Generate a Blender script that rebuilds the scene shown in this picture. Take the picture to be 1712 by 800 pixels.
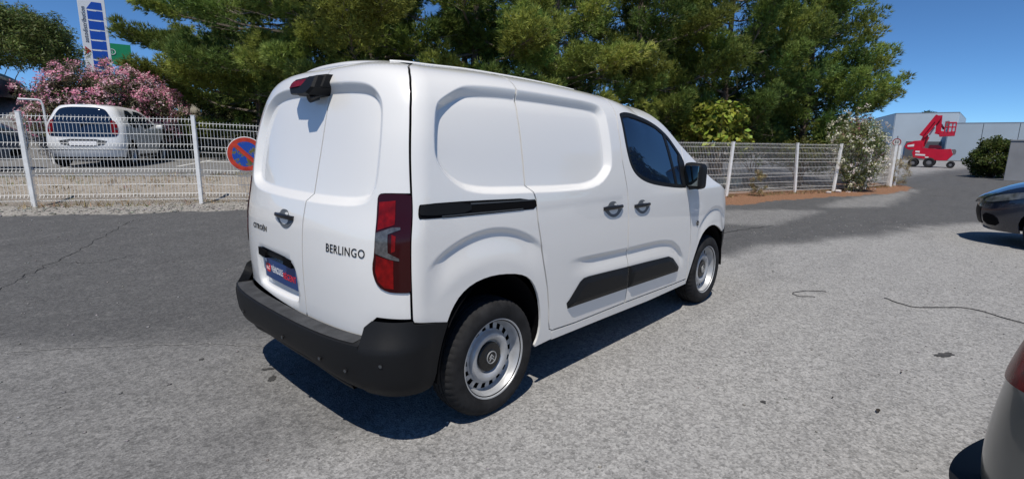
import bpy, bmesh, math, random
import numpy as np
from mathutils import Vector, Matrix
from mathutils.geometry import delaunay_2d_cdt
random.seed(7); rng=np.random.default_rng(7)
scene=bpy.context.scene
for o in list(bpy.data.objects): bpy.data.objects.remove(o)
C=scene.collection
# ------------------------------------------------------------------ camera
CAM=np.array([-1.0852,-2.6689,1.4552]); YAW,PITCH,ROLL=.7465,-.1897,.0144
def cam_axes(yaw,pitch,roll):
    f=np.array([math.cos(yaw)*math.cos(pitch),math.sin(yaw)*math.cos(pitch),math.sin(pitch)])
    r=np.array([math.sin(yaw),-math.cos(yaw),0]); u=np.cross(r,f)
    return r*math.cos(roll)+u*math.sin(roll), -r*math.sin(roll)+u*math.cos(roll), f
_r,_u,_f=cam_axes(YAW,PITCH,ROLL)
cd=bpy.data.cameras.new('camera'); cam=bpy.data.objects.new('camera',cd); C.objects.link(cam)
cam.matrix_world=Matrix(((_r[0],_u[0],-_f[0],CAM[0]),(_r[1],_u[1],-_f[1],CAM[1]),(_r[2],_u[2],-_f[2],CAM[2]),(0,0,0,1)))
cd.sensor_width=36; cd.lens=36*851.6/1712; cd.clip_end=3000; cd.clip_start=.05
scene.camera=cam
# ------------------------------------------------------------------ sky, sun, exposure
SUN=Vector((-.40,-.28,1.0)).normalized()
world=bpy.data.worlds.new('World'); scene.world=world; world.use_nodes=True
nt=world.node_tree; bg=nt.nodes['Background']
sky=nt.nodes.new('ShaderNodeTexSky'); sky.sky_type='NISHITA'; sky.sun_disc=False
sky.sun_elevation=math.asin(SUN.z); sky.sun_rotation=math.atan2(SUN.x,SUN.y)
sky.altitude=50; sky.air_density=.5; sky.dust_density=0.0; sky.ozone_density=7.0
tint=nt.nodes.new('ShaderNodeMix'); tint.data_type='RGBA'; tint.blend_type='MULTIPLY'; tint.inputs[0].default_value=1; tint.inputs[7].default_value=(.64,.86,.94,1)
nt.links.new(sky.outputs[0],tint.inputs[6]); nt.links.new(tint.outputs[2],bg.inputs[0]); bg.inputs[1].default_value=.112
sd=bpy.data.lights.new('sun','SUN'); sd.energy=3.4; sd.angle=math.radians(.55); sd.color=(1,.94,.85)
sun=bpy.data.objects.new('sun',sd); C.objects.link(sun); sun.rotation_euler=(-SUN).to_track_quat('-Z','Y').to_euler()
vs=scene.view_settings; vs.view_transform='Standard'; vs.look='None'; vs.exposure=.25; vs.gamma=1
# ------------------------------------------------------------------ materials
def mat(name,col,rough=.5,metal=0,spec=.5,coat=0,bump=0,bscale=50,var=0,vscale=4,trans=0,ior=1.45,emit=None,alpha=1):
    m=bpy.data.materials.new(name); m.use_nodes=True; t=m.node_tree; b=t.nodes['Principled BSDF']
    b.inputs['Base Color'].default_value=(*col,1); b.inputs['Roughness'].default_value=rough
    b.inputs['Metallic'].default_value=metal; b.inputs['Specular IOR Level'].default_value=spec
    b.inputs['Coat Weight'].default_value=coat; b.inputs['Coat Roughness'].default_value=.03
    b.inputs['Transmission Weight'].default_value=trans; b.inputs['IOR'].default_value=ior
    if var or bump:
        tc=t.nodes.new('ShaderNodeTexCoord')
    if var:
        n=t.nodes.new('ShaderNodeTexNoise'); n.inputs['Scale'].default_value=vscale; n.inputs['Detail'].default_value=6
        t.links.new(tc.outputs['Object'],n.inputs['Vector'])
        r=t.nodes.new('ShaderNodeValToRGB'); r.color_ramp.elements[0].position=.3; r.color_ramp.elements[1].position=.7
        r.color_ramp.elements[0].color=(*[c*(1-var) for c in col],1); r.color_ramp.elements[1].color=(*[min(1,c*(1+var)) for c in col],1)
        t.links.new(n.outputs['Fac'],r.inputs['Fac']); t.links.new(r.outputs['Color'],b.inputs['Base Color'])
    if bump:
        n=t.nodes.new('ShaderNodeTexNoise'); n.inputs['Scale'].default_value=bscale; n.inputs['Detail'].default_value=4
        t.links.new(tc.outputs['Object'],n.inputs['Vector'])
        bp=t.nodes.new('ShaderNodeBump'); bp.inputs['Strength'].default_value=bump; bp.inputs['Distance'].default_value=.01
        t.links.new(n.outputs['Fac'],bp.inputs['Height']); t.links.new(bp.outputs['Normal'],b.inputs['Normal'])
    if emit: b.inputs['Emission Color'].default_value=(*col,1); b.inputs['Emission Strength'].default_value=emit
    return m
def leafmat(name,rough=.6,trl=.25):
    # foliage: colour comes from the per-leaf colour attribute
    m=bpy.data.materials.new(name); m.use_nodes=True; t=m.node_tree; b=t.nodes['Principled BSDF']; o=t.nodes['Material Output']
    a=t.nodes.new('ShaderNodeAttribute'); a.attribute_name='col'
    t.links.new(a.outputs['Color'],b.inputs['Base Color']); b.inputs['Roughness'].default_value=rough; b.inputs['Specular IOR Level'].default_value=.25
    tr=t.nodes.new('ShaderNodeBsdfTranslucent'); t.links.new(a.outputs['Color'],tr.inputs['Color'])
    mx=t.nodes.new('ShaderNodeMixShader'); mx.inputs[0].default_value=trl
    t.links.new(b.outputs[0],mx.inputs[1]); t.links.new(tr.outputs[0],mx.inputs[2]); t.links.new(mx.outputs[0],o.inputs['Surface'])
    return m
M={}
# ------------------------------------------------------------------ object helpers
def link(o,parent=None):
    C.objects.link(o)
    if parent is not None: o.parent=parent
    return o
def tag(o,label,cat,group=None,kind=None):
    if label: o['label']=label
    if cat: o['category']=cat
    if group: o['group']=group
    if kind: o['kind']=kind
    return o
def empty(name,loc=(0,0,0),rz=0,label=None,cat=None,group=None):
    o=bpy.data.objects.new(name,None); C.objects.link(o); o.location=loc; o.rotation_euler=(0,0,rz); o.empty_display_size=.1
    return tag(o,label,cat,group)
def mesh_np(name,V,F,m,parent=None,smooth=False,cols=None,normals=None):
    V=np.asarray(V,np.float32); me=bpy.data.meshes.new(name)
    if isinstance(F,np.ndarray):
        k=F.shape[1]; me.vertices.add(len(V)); me.vertices.foreach_set('co',V.ravel())
        me.loops.add(F.size); me.loops.foreach_set('vertex_index',F.ravel().astype(np.int32))
        me.polygons.add(len(F)); me.polygons.foreach_set('loop_start',np.arange(0,F.size,k,dtype=np.int32))
        me.polygons.foreach_set('loop_total',np.full(len(F),k,np.int32)); me.update(calc_edges=True)
    else:
        me.from_pydata(V.tolist(),[],F); me.update()
    if smooth: me.polygons.foreach_set('use_smooth',np.ones(len(me.polygons),bool))
    if cols is not None:
        a=me.color_attributes.new('col','FLOAT_COLOR','POINT'); c4=np.ones((len(V),4),np.float32); c4[:,:3]=cols; a.data.foreach_set('color',c4.ravel())
    if normals is not None: me.normals_split_custom_set_from_vertices(np.asarray(normals,float).tolist())
    if m is not None: me.materials.append(m)
    return link(bpy.data.objects.new(name,me),parent)
class MB:
    def __init__(s): s.v=[];s.f=[]
    def add(s,V,F):
        n=len(s.v); s.v+= [tuple(map(float,p)) for p in V]; s.f+=[tuple(i+n for i in f) for f in F]; return s
    def box(s,c,d,rz=0,tap=1.0):
        cx,cy,cz=c;dx,dy,dz=[k/2 for k in d]; V=[]
        for z in (-1,1):
            k=1 if z<0 else tap
            for x,y in ((-1,-1),(1,-1),(1,1),(-1,1)):
                X,Y=x*dx*k,y*dy*k; V.append((cx+X*math.cos(rz)-Y*math.sin(rz),cy+X*math.sin(rz)+Y*math.cos(rz),cz+z*dz))
        return s.add(V,[(3,2,1,0),(4,5,6,7),(0,1,5,4),(1,2,6,5),(2,3,7,6),(3,0,4,7)])
    def bar(s,a,b,w,h=None,n=4,r2=None,up=None):
        # prism from a to b: n sides, radius w (square bar if n==4)
        a=Vector(a);b=Vector(b);d=(b-a)
        if d.length<1e-6: return s
        d.normalize(); u=Vector(up) if up else (Vector((0,0,1)) if abs(d.z)<.9 else Vector((1,0,0)))
        x=d.cross(u).normalized(); y=x.cross(d).normalized(); h=h if h else w; V=[]
        for p,k in ((a,1),(b,(r2/w if r2 else 1))):
            for i in range(n):
                t=2*math.pi*(i+.5)/n; q=math.sqrt(2) if n==4 else 1
                V.append(p+x*(math.cos(t)*w*q*k)+y*(math.sin(t)*h*q*k))
        F=[tuple(range(n-1,-1,-1)),tuple(range(n,2*n))]+[(i,(i+1)%n,n+(i+1)%n,n+i) for i in range(n)]
        return s.add(V,F)
    def tube(s,pts,r,n=6):
        pts=[Vector(p) for p in pts]; V=[];rr=r if hasattr(r,'__len__') else [r]*len(pts)
        for i,p in enumerate(pts):
            d=(pts[min(i+1,len(pts)-1)]-pts[max(i-1,0)]).normalized(); u=Vector((0,0,1)) if abs(d.z)<.9 else Vector((1,0,0))
            x=d.cross(u).normalized(); y=x.cross(d)
            for k in range(n):
                t=2*math.pi*k/n; V.append(p+x*math.cos(t)*rr[i]+y*math.sin(t)*rr[i])
        F=[(i*n+k,i*n+(k+1)%n,(i+1)*n+(k+1)%n,(i+1)*n+k) for i in range(len(pts)-1) for k in range(n)]
        F+=[tuple(range(n-1,-1,-1)),tuple(range((len(pts)-1)*n,len(pts)*n))]
        return s.add(V,F)
    def lathe(s,prof,c,axis='y',n=48,close=False):
        V=[];k=len(prof)
        for i in range(n):
            t=2*math.pi*i/n
            for r,h in prof:
                if axis=='y': V.append((c[0]+r*math.cos(t),c[1]+h,c[2]+r*math.sin(t)))
                else: V.append((c[0]+r*math.cos(t),c[1]+r*math.sin(t),c[2]+h))
        F=[]
        for i in range(n):
            j=(i+1)%n
            for q in range(k-1): F.append((i*k+q,j*k+q,j*k+q+1,i*k+q+1))
        return s.add(V,F)
    def prism(s,poly,y0,y1,fn):
        # poly in 2-D, fn(a,b,d)->xyz ; extruded from depth y0 to y1
        n=len(poly); V=[fn(a,b,y0) for a,b in poly]+[fn(a,b,y1) for a,b in poly]
        return s.add(V,[tuple(range(n)),tuple(range(2*n-1,n-1,-1))]+[((i+1)%n,i,n+i,n+(i+1)%n) for i in range(n)])
    def build(s,name,m,parent=None,smooth=False,bevel=0,fix=True):
        me=bpy.data.meshes.new(name); me.from_pydata(s.v,[],s.f)
        if fix:
            bm=bmesh.new(); bm.from_mesh(me); bmesh.ops.recalc_face_normals(bm,faces=bm.faces)
            if bevel: bmesh.ops.bevel(bm,geom=bm.edges[:],offset=bevel,segments=2,affect='EDGES',clamp_overlap=True)
            bm.to_mesh(me); bm.free()
        if smooth:
            me.polygons.foreach_set('use_smooth',np.ones(len(me.polygons),bool))
            try: me.set_sharp_from_angle(angle=math.radians(smooth if smooth is not True else 40))
            except Exception: pass
        me.update()
        if m is not None: me.materials.append(m)
        return link(bpy.data.objects.new(name,me),parent)
def mirror_copy(o,parent):
    me=o.data.copy(); n=len(me.vertices); co=np.empty(n*3,np.float32); me.vertices.foreach_get('co',co); co=co.reshape(-1,3)
    co[:,1]*=-1; polys=[tuple(reversed(p.vertices)) for p in me.polygons]
    nm=bpy.data.meshes.new(o.name); nm.from_pydata(co.tolist(),[],polys)
    for m_ in o.data.materials: nm.materials.append(m_)
    nm.polygons.foreach_set('use_smooth',np.ones(len(nm.polygons),bool))
    try: nm.set_sharp_from_angle(angle=math.radians(35))
    except Exception: pass
    nm.update(); return link(bpy.data.objects.new(o.name.split('.')[0],nm),parent)
def text_mesh(txt,size=1.0,extrude=0.0,sx=1.0,bold=0.0):
    cu=bpy.data.curves.new('lettering','FONT'); cu.body=txt; cu.size=size; cu.extrude=extrude; cu.offset=bold; cu.align_x='CENTER'; cu.align_y='CENTER'; cu.resolution_u=3; cu.space_character=1.12
    o=bpy.data.objects.new('lettering',cu); C.objects.link(o); bpy.context.view_layer.update()
    dg=bpy.context.evaluated_depsgraph_get(); me=bpy.data.meshes.new_from_object(o.evaluated_get(dg))
    V=np.array([v.co[:] for v in me.vertices]); F=[tuple(p.vertices) for p in me.polygons]
    bpy.data.objects.remove(o); bpy.data.curves.remove(cu); bpy.data.meshes.remove(me)
    V[:,0]*=sx; return V,F
# ------------------------------------------------------------------ vehicle skins
def tab(pts):
    xs=np.array([p[0] for p in pts],float); ys=np.array([p[1] for p in pts],float)
    d=np.diff(ys)/np.diff(xs); pr=d[:-1]*d[1:]; sm=d[:-1]+d[1:]
    m=np.concatenate([[d[0]],np.where(pr<=0,0,2*pr/np.where(sm==0,1,sm)),[d[-1]]])
    def f(x):
        x=np.asarray(x,float); i=np.clip(np.searchsorted(xs,x,side='right')-1,0,len(xs)-2)
        h=xs[i+1]-xs[i]; t=(x-xs[i])/h; tc=np.clip(t,0,1)
        v=ys[i]*(1+2*tc)*(1-tc)**2+m[i]*h*tc*(1-tc)**2+ys[i+1]*tc*tc*(3-2*tc)+m[i+1]*h*tc*tc*(tc-1)
        return v+np.where(t<0,m[0]*(x-xs[0]),0)+np.where(t>1,m[-1]*(x-xs[-1]),0)
    return f
def sst(a,b,x):
    t=np.clip((np.asarray(x,float)-a)/(b-a),0,1); return t*t*(3-2*t)
def contour(p,q,a,w,n=240):
    t=(np.arange(n+1)/n)**1.5*np.pi/2
    X=np.sin(t)**(2/p); Y=np.clip(np.cos(t),0,1)**(2/q); Y[-1]=0
    s=np.concatenate([[0],np.cumsum(np.hypot(np.diff(X)*a,np.diff(Y)*w))]); return s,X,Y
class Skin:
    """half body: u runs along the right side (u = x) and wraps round both ends, z is height"""
    def __init__(s,XR,WB,ZE,XF,U0,AR,UF,WREF,halfw=None,extra=None,cr=(2.1,4.6),cf=(2.0,2.6),af=.85):
        s.XR,s.WB,s.ZE,s.XF=map(tab,(XR,WB,ZE,XF)); s.U0,s.AR,s.UF=U0,AR,UF
        s.CR=contour(*cr,AR,WREF); s.CF=contour(*cf,af,WREF)
        s.UMIN=U0-s.CR[0][-1]; s.UMAX=UF+s.CF[0][-1]; s._hw=halfw; s._ex=extra; s.disp=None
        s.xr0=float(s.XR(.5))
    def halfw(s,u,z): return s._hw(s,u,z) if s._hw else s.WB(z)
    def P0(s,u,z):
        u=np.asarray(u,float);z=np.asarray(z,float)+0*u;sg=np.where(u<s.UMIN,-1.0,1.0);u=np.where(u<s.UMIN,2*s.UMIN-u,u);w=s.halfw(u,z)
        r=s.U0-u; Xr=np.interp(r,s.CR[0],s.CR[1]);Yr=np.interp(r,s.CR[0],s.CR[2])
        f=u-s.UF; Xf=np.interp(f,s.CF[0],s.CF[1]);Yf=np.interp(f,s.CF[0],s.CF[2])
        base=s.U0-s.AR
        x=np.where(u<s.U0,s.XR(z)+s.AR*(1-Xr),np.where(u>s.UF,s.UF+(s.XF(z)-s.UF)*Xf,u+(s.XR(z)-base)*(1-sst(s.U0,s.U0+.75,u))))
        y=-sg*w*np.where(u<s.U0,Yr,np.where(u>s.UF,Yf,1.0))
        if s._ex: x=x+s._ex(u,z)*np.where(u<s.U0,Yr**2,1-sst(s.U0,s.U0+.75,u))
        return np.stack([x,y,z],-1)
    def nrm(s,P,u,z,e=.003):
        n=np.cross(P(u+e,z)-P(u-e,z),P(u,z+e)-P(u,z-e)); l=np.linalg.norm(n,axis=-1,keepdims=True); return n/np.where(l==0,1,l)
    def P(s,u,z,off=0.0,disp=True):
        p=s.P0(u,z); n=s.nrm(s.P0,np.asarray(u,float),np.asarray(z,float),.006)
        d=off-(s.disp(u,z) if (disp and s.disp) else 0)
        return p+n*np.asarray(d)[...,None]
def sdpoly(u,z,poly):
    """signed distance, negative inside"""
    A=np.asarray(poly,float);B=np.roll(A,-1,0); p=np.stack([np.ravel(u),np.ravel(z)],1)
    best=np.full(len(p),1e9); ins=np.zeros(len(p),bool)
    for a,b in zip(A,B):
        e=b-a; w=p-a; t=np.clip((w@e)/max(1e-12,e@e),0,1); d=w-t[:,None]*e; best=np.minimum(best,(d*d).sum(1))
        c=((a[1]<=p[:,1])&(b[1]>p[:,1]))|((b[1]<=p[:,1])&(a[1]>p[:,1]))
        if c.any(): ins^=c&(p[:,0]<a[0]+(p[:,1]-a[1])*(b[0]-a[0])/(b[1]-a[1] if b[1]!=a[1] else 1e-9))
    d=np.sqrt(best); return np.where(ins,-d,d).reshape(np.shape(u))
def chaikin(poly,it=2,closed=True,keep=()):
    P=[tuple(p) for p in poly]
    for _ in range(it):
        Q=[];n=len(P)
        for i in range(n if closed else n-1):
            a,b=P[i],P[(i+1)%n]
            Q+=[(a[0]*.75+b[0]*.25,a[1]*.75+b[1]*.25),(a[0]*.25+b[0]*.75,a[1]*.25+b[1]*.75)]
        if not closed: Q=[P[0]]+Q+[P[-1]]
        P=Q
    return P
def resample(poly,step,closed=True):
    out=[];n=len(poly)
    for i in range(n if closed else n-1):
        a,b=poly[i],poly[(i+1)%n]; L=math.hypot(b[0]-a[0],b[1]-a[1]); k=max(1,int(math.ceil(L/step)))
        out+=[(a[0]+(b[0]-a[0])*j/k,a[1]+(b[1]-a[1])*j/k) for j in range(k)]
    if not closed: out.append(poly[-1])
    return out
def offs(poly,d):
    """offset closed polygon outwards by d (approximate)"""
    A=np.asarray(poly,float); area=((A[:,0]*np.roll(A[:,1],-1)-np.roll(A[:,0],-1)*A[:,1]).sum())/2
    e=np.roll(A,-1,0)-np.roll(A,1,0); e/=np.linalg.norm(e,axis=1,keepdims=True)+1e-12
    n=np.stack([e[:,1],-e[:,0]],1)*(1 if area>0 else -1); return [tuple(p) for p in A+n*d]
def sheet(sk,name,outline,m,parent,holes=(),feats=(),step=.04,bstep=.02,off=0.0,flange=.014,disp=True,zfine=None,fn=None):
    """a panel cut from the skin: outline, holes and crease lines in (u,z)"""
    pts=[];edges=[]
    def ring(p,closed=True):
        i0=len(pts); pts.extend(p); n=len(p)
        edges.extend([(i0+i,i0+(i+1)%n) for i in range(n if closed else n-1)])
    out=resample(outline,bstep); ring(out); hs=[resample(h,bstep) for h in holes]
    for h in hs: ring(h)
    fp=[]
    for f in feats:
        op=isinstance(f,tuple); A=np.array(resample(f[1] if op else f,bstep,closed=not op)); sd_=sdpoly(A[:,0],A[:,1],out); k=sd_<-.006
        for h in hs: k&=sdpoly(A[:,0],A[:,1],h)>.006
        pts.extend([tuple(p) for p in A[k]]); fp.append(A[k])
    O=np.array(out); u0,z0=O.min(0);u1,z1=O.max(0)
    zs=list(np.arange(z0+step/2,z1,step))
    if zfine: zs=[z for z in zs if z<zfine]+list(np.arange(zfine,z1,.009))
    us=np.arange(u0+step/2,u1,step); gu,gz=np.meshgrid(us,np.array(zs)); gu=gu+ (np.arange(len(zs))%2*step/2)[:,None]
    gu=gu.ravel();gz=gz.ravel(); k=sdpoly(gu,gz,out)<-step*.3
    for h in hs: k&=sdpoly(gu,gz,h)>step*.3
    if sum(map(len,fp)):
        F=np.concatenate([f for f in fp if len(f)])
        for i in np.where(k)[0]:
            if ((F[:,0]-gu[i])**2+(F[:,1]-gz[i])**2).min()<(bstep*.5)**2: k[i]=False
    pts.extend(zip(gu[k].tolist(),gz[k].tolist()))
    r=delaunay_2d_cdt([Vector((float(a),float(b))) for a,b in pts],edges,[],0,1e-6)
    V2=np.array([v[:] for v in r[0]]); T=np.array([f for f in r[2]]); 
    cen=V2[T].mean(1); k=sdpoly(cen[:,0],cen[:,1],out)<0
    for h in hs: k&=sdpoly(cen[:,0],cen[:,1],h)>0
    T=T[k]; a=V2[T]; ar=(a[:,1,0]-a[:,0,0])*(a[:,2,1]-a[:,0,1])-(a[:,2,0]-a[:,0,0])*(a[:,1,1]-a[:,0,1])
    T=T[np.abs(ar)>1e-9]; ar=ar[np.abs(ar)>1e-9]; T=np.where((ar<0)[:,None],T[:,::-1],T)
    PF=fn or (lambda u,z: sk.P(u,z,off,disp))
    V=PF(V2[:,0],V2[:,1]); N=sk.nrm(PF,V2[:,0],V2[:,1],.0025)
    F=T.tolist()
    if flange:
        ec={}
        for t in F:
            for i in range(3):
                e=(t[i],t[(i+1)%3]); ec[tuple(sorted(e))]=ec.get(tuple(sorted(e)),[])+[e]
        be=[v[0] for v in ec.values() if len(v)==1]; idx=sorted({i for e in be for i in e}); top={v:len(V)+j for j,v in enumerate(idx)}
        low={v:len(V)+len(idx)+j for j,v in enumerate(idx)}
        V=np.concatenate([V,V[idx],V[idx]-N[idx]*flange]); N=np.concatenate([N,N[idx],N[idx]])
        F+= [[top[b],top[a_],low[a_],low[b]] for a_,b in be]
    me=bpy.data.meshes.new(name); me.from_pydata(V.tolist(),[],F); me.update()
    me.polygons.foreach_set('use_smooth',np.ones(len(me.polygons),bool))
    if flange: 
        nn=N.copy(); e=np.zeros((len(V),3)); 
        # flange walls: let blender compute them from geometry
        cnt=len(N)-2*len(idx); acc=np.zeros((len(V),3))
        for f in F[len(T):]:
            p=V[f]; q=np.cross(p[1]-p[0],p[3]-p[0]); 
            for i in f: acc[i]+=q
        l=np.linalg.norm(acc,axis=1,keepdims=True); acc=acc/np.where(l==0,1,l); nn[cnt:]=acc[cnt:]
        N=nn
    me.normals_split_custom_set_from_vertices(N.tolist())
    if m is not None: me.materials.append(m)
    return link(bpy.data.objects.new(name,me),parent)
def skin_text(sk,txt,u,z,w,h,m,parent,off=.004,slant=0,thick=.003,name='lettering'):
    V,F=text_mesh(txt,1.0,.5); V[:,2]=(V[:,2]>0)
    mn,mx=V.min(0),V.max(0); a=(V[:,0]-mn[0])/(mx[0]-mn[0])-.5; b=(V[:,1]-mn[1])/(mx[1]-mn[1])-.5
    P=sk.P(u+a*w,z+b*h+slant*a*w); n=sk.nrm(sk.P0,u+a*w,z+b*h); P=P+n*(off*.2+V[:,2:3]*thick)
    return mesh_np(name,P,F,m,parent)
# ------------------------------------------------------------------ ground
FA=np.array([-.30,9.07]); FD=np.array([.861,-.508]); FN=np.array([.508,.861])
def ht(x,y):
    x=np.asarray(x,float);y=np.asarray(y,float)
    p=(x-FA[0])*FN[0]+(y-FA[1])*FN[1]; t=(x-FA[0])*FD[0]+(y-FA[1])*FD[1]
    A=1-sst(4,12,t); z=.26*sst(-6,-.3,p)*A+.40*sst(.15,1.7,p)*A+.012*np.clip(p-1.7,0,8)*A
    st=6.4+6.0*sst(-4,1,t); z=z+1.6*sst(0,3.2,p-st)*A+.02*np.clip(p-14,0,60)*A
    z=z+.45*sst(0,3.2,p-6.2)*(1-sst(-5.5,-2.5,t))
    return z
def hz(x,y): return float(ht(x,y))
PALE_E=[(4.51,.1),(5.75,-.26),(6.93,-.56),(8.28,-1.05),(9.9,-1.65),(11.75,-2.28),(13.0,-3.0),(15,-4.5),(20,-9),(20,-40),(-30,-40),(-30,-20),(-6,-4),(-1.2,-1.6),(-.40,-.55),(.12,-.42),(.6,-.2),(2.0,.6),(3.2,.45)]
MID=[(-14,8),(-3,3.1),(-1.05,2.27),(-.46,1.74),(.31,1.17),(1.5,.4),(1.0,-.6),(-1,-1.4),(-6,-4),(-20,-8)]
P1=[(8.43,.9),(8.98,.13),(10.82,.02),(12.27,0),(11.68,.79),(10.36,1.66)]
P2=[(12.86,.19),(14.33,-.92),(17.54,-.98),(22.6,-.95),(19.39,-.45),(15.32,.28)]
FENCE_R=[(13.79,2.75),(16.73,1.71),(18.32,.98),(20.35,.42),(23.2,-.05)]
LIT=[(5.0,4.95),(7.8,3.5),(11.04,2.06),(13.49,1.45),(16.3,.47),(19.13,-.48),(22.6,-.72),(23.9,-.3),(24.6,1.2),(23.2,2.4),(20.5,1.3),(18.5,1.7),(16.9,2.5),(14,3.6),(10,5.3),(6,7.2)]
VERGE=[(-8,12.3),(-.6,7.95),(1.9,6.65),(5.2,4.9),(6,6.4),(2.3,8.6),(-.1,10.1),(-7,14)]
BANK=[(-9,13.6),(-.1,9.0),(2.4,7.65),(5.5,5.9),(9,6.5),(12.5,6.0),(12.2,9.5),(7,10.2),(3.3,9.8),(.6,11.0),(-7,15.4)]
YARD=[(27,1.0),(41.5,-.4),(60,-3),(74,-10),(74,7),(46,5.0)]
nr,na=300,540
rr=np.concatenate([[0.0],np.geomspace(.5,700,nr)]); aa=np.linspace(0,2*np.pi,na,endpoint=False)
RR,AA=np.meshgrid(rr,aa,indexing='ij'); gx=CAM[0]+RR*np.cos(AA); gy=CAM[1]+RR*np.sin(AA)
V=np.stack([gx.ravel(),gy.ravel(),ht(gx,gy).ravel()],1)
i,j=np.meshgrid(np.arange(nr),np.arange(na),indexing='ij'); a=i*na+j; b_=i*na+(j+1)%na; c_=(i+1)*na+(j+1)%na; d_=(i+1)*na+j
F=np.stack([a,d_,c_,b_],-1).reshape(-1,4)
ux,uy=V[:,0],V[:,1]
def msk(poly,soft): return 1-sst(-soft,soft,sdpoly(ux,uy,poly))
from mathutils import noise as mnoise
wob=np.array([mnoise.noise((x*.9,y*.9,0))+.5*mnoise.noise((x*2.7,y*2.7,3)) for x,y in zip(np.clip(ux,-60,60),np.clip(uy,-60,60))])
def msk2(poly,soft,amp): return 1-sst(-soft,soft,sdpoly(ux,uy,poly)+wob*amp)
pale=np.maximum(msk2(PALE_E,.28,.25),.42*msk2(MID,.35,.12))
pale=np.maximum(pale,.52*msk2(P1,.14,.12)); pale=np.maximum(pale,.58*msk2(P2,.16,.12)); pale=np.maximum(pale,.85*msk2(YARD,1,.6))
p_=(ux-FA[0])*FN[0]+(uy-FA[1])*FN[1]; t_=(ux-FA[0])*FD[0]+(uy-FA[1])*FD[1]
park=sst(1.3,1.9,p_+wob*.1)*(1-sst(10,14,t_)); pale=np.maximum(pale,.45*park)
dirt=msk2(BANK,.15,.2)*(1-park*.9); dirt=np.maximum(dirt,sst(12.6,13.6,p_+wob*.4)*(1-sst(4,9,t_)))
dirt=np.maximum(dirt,sst(38,45,np.hypot(ux-CAM[0],uy-CAM[1]))*sst(14,22,uy-.09*ux+3))
grav=msk2(VERGE,.12,.15)
lit=msk2(LIT,.16,.22)
M['ground']=bpy.data.materials.new('ground_surface'); M['ground'].use_nodes=True
def ground_material(m):
    t=m.node_tree; N=t.nodes; L=t.links; b=N['Principled BSDF']; b.inputs['Specular IOR Level'].default_value=.28
    tc=N.new('ShaderNodeTexCoord'); at=N.new('ShaderNodeAttribute'); at.attribute_name='col'
    sep=N.new('ShaderNodeSeparateColor'); L.new(at.outputs['Color'],sep.inputs[0])
    def noise(s,d=5,r=.55):
        n=N.new('ShaderNodeTexNoise'); n.inputs['Scale'].default_value=s; n.inputs['Detail'].default_value=d; n.inputs['Roughness'].default_value=r; L.new(tc.outputs['Object'],n.inputs['Vector']); return n.outputs['Fac']
    def ramp(x,p0,p1,c0,c1):
        r=N.new('ShaderNodeValToRGB'); e=r.color_ramp.elements; e[0].position=p0;e[1].position=p1; e[0].color=(*c0,1);e[1].color=(*c1,1); L.new(x,r.inputs['Fac']); return r.outputs['Color']
    def mix(f,a,c,mode='MIX'):
        n=N.new('ShaderNodeMix'); n.data_type='RGBA'; n.blend_type=mode; n.clamp_factor=True
        if isinstance(f,float): n.inputs[0].default_value=f
        else: L.new(f,n.inputs[0])
        for k,q in ((6,a),(7,c)):
            if isinstance(q,tuple): n.inputs[k].default_value=(*q,1)
            else: L.new(q,n.inputs[k])
        return n.outputs[2]
    def mth(op,a,c):
        n=N.new('ShaderNodeMath'); n.operation=op; n.use_clamp=False
        for k,q in enumerate((a,c)):
            if isinstance(q,(int,float)): n.inputs[k].default_value=q
            else: L.new(q,n.inputs[k])
        return n.outputs[0]
    # stone chips in the asphalt
    vo=N.new('ShaderNodeTexVoronoi'); vo.inputs['Scale'].default_value=95; L.new(tc.outputs['Object'],vo.inputs['Vector'])
    vs_=N.new('ShaderNodeSeparateColor'); L.new(vo.outputs['Color'],vs_.inputs[0]); chip=vs_.outputs[0]
    vo2=N.new('ShaderNodeTexVoronoi'); vo2.inputs['Scale'].default_value=48; L.new(tc.outputs['Object'],vo2.inputs['Vector'])
    vs2=N.new('ShaderNodeSeparateColor'); L.new(vo2.outputs['Color'],vs2.inputs[0]); chip2=vs2.outputs[1]
    n1=noise(1.1,6); n2=noise(7,6,.6); n3=noise(62,5,.75)
    # masks with ragged borders
    pm=mth('ADD',sep.outputs[0],mth('MULTIPLY',mth('SUBTRACT',noise(4,7,.65),.5),.55)); pm=mth('ADD',pm,mth('MULTIPLY',mth('SUBTRACT',noise(17,6,.7),.5),.50)); pm=mth('MULTIPLY',pm,mth('ADD',mth('MULTIPLY',n1,.35),.82))
    chips=mth('ADD',mth('MULTIPLY',chip,.6),mth('MULTIPLY',chip2,.4))
    dark=ramp(chips,.15,.95,(.085,.086,.088),(.165,.165,.166)); palec=ramp(chips,.10,.9,(.23,.228,.222),(.52,.513,.50))
    base=mix(pm,dark,palec)
    base=mix(mth('MULTIPLY',mth('SUBTRACT',n2,.30),.9),mix(1.0,base,(.80,.80,.80),'MULTIPLY'),base)
    base=mix(mth('MULTIPLY',mth('GREATER_THAN',n3,.585),.45),base,mix(1.0,base,(.50,.50,.51),'MULTIPLY'))
    # blotchy stains
    st=noise(.55,4,.5); base=mix(ramp(st,.60,.72,(0,0,0),(.30,.30,.30)),base,mix(1.0,base,(.55,.55,.56),'MULTIPLY'))
    mp=N.new('ShaderNodeMapping'); mp.inputs['Rotation'].default_value=(0,0,.35); mp.inputs['Scale'].default_value=(.35,3.2,1); L.new(tc.outputs['Object'],mp.inputs['Vector'])
    sn=N.new('ShaderNodeTexNoise'); sn.inputs['Scale'].default_value=1.0; sn.inputs['Detail'].default_value=5; L.new(mp.outputs[0],sn.inputs['Vector'])
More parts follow.
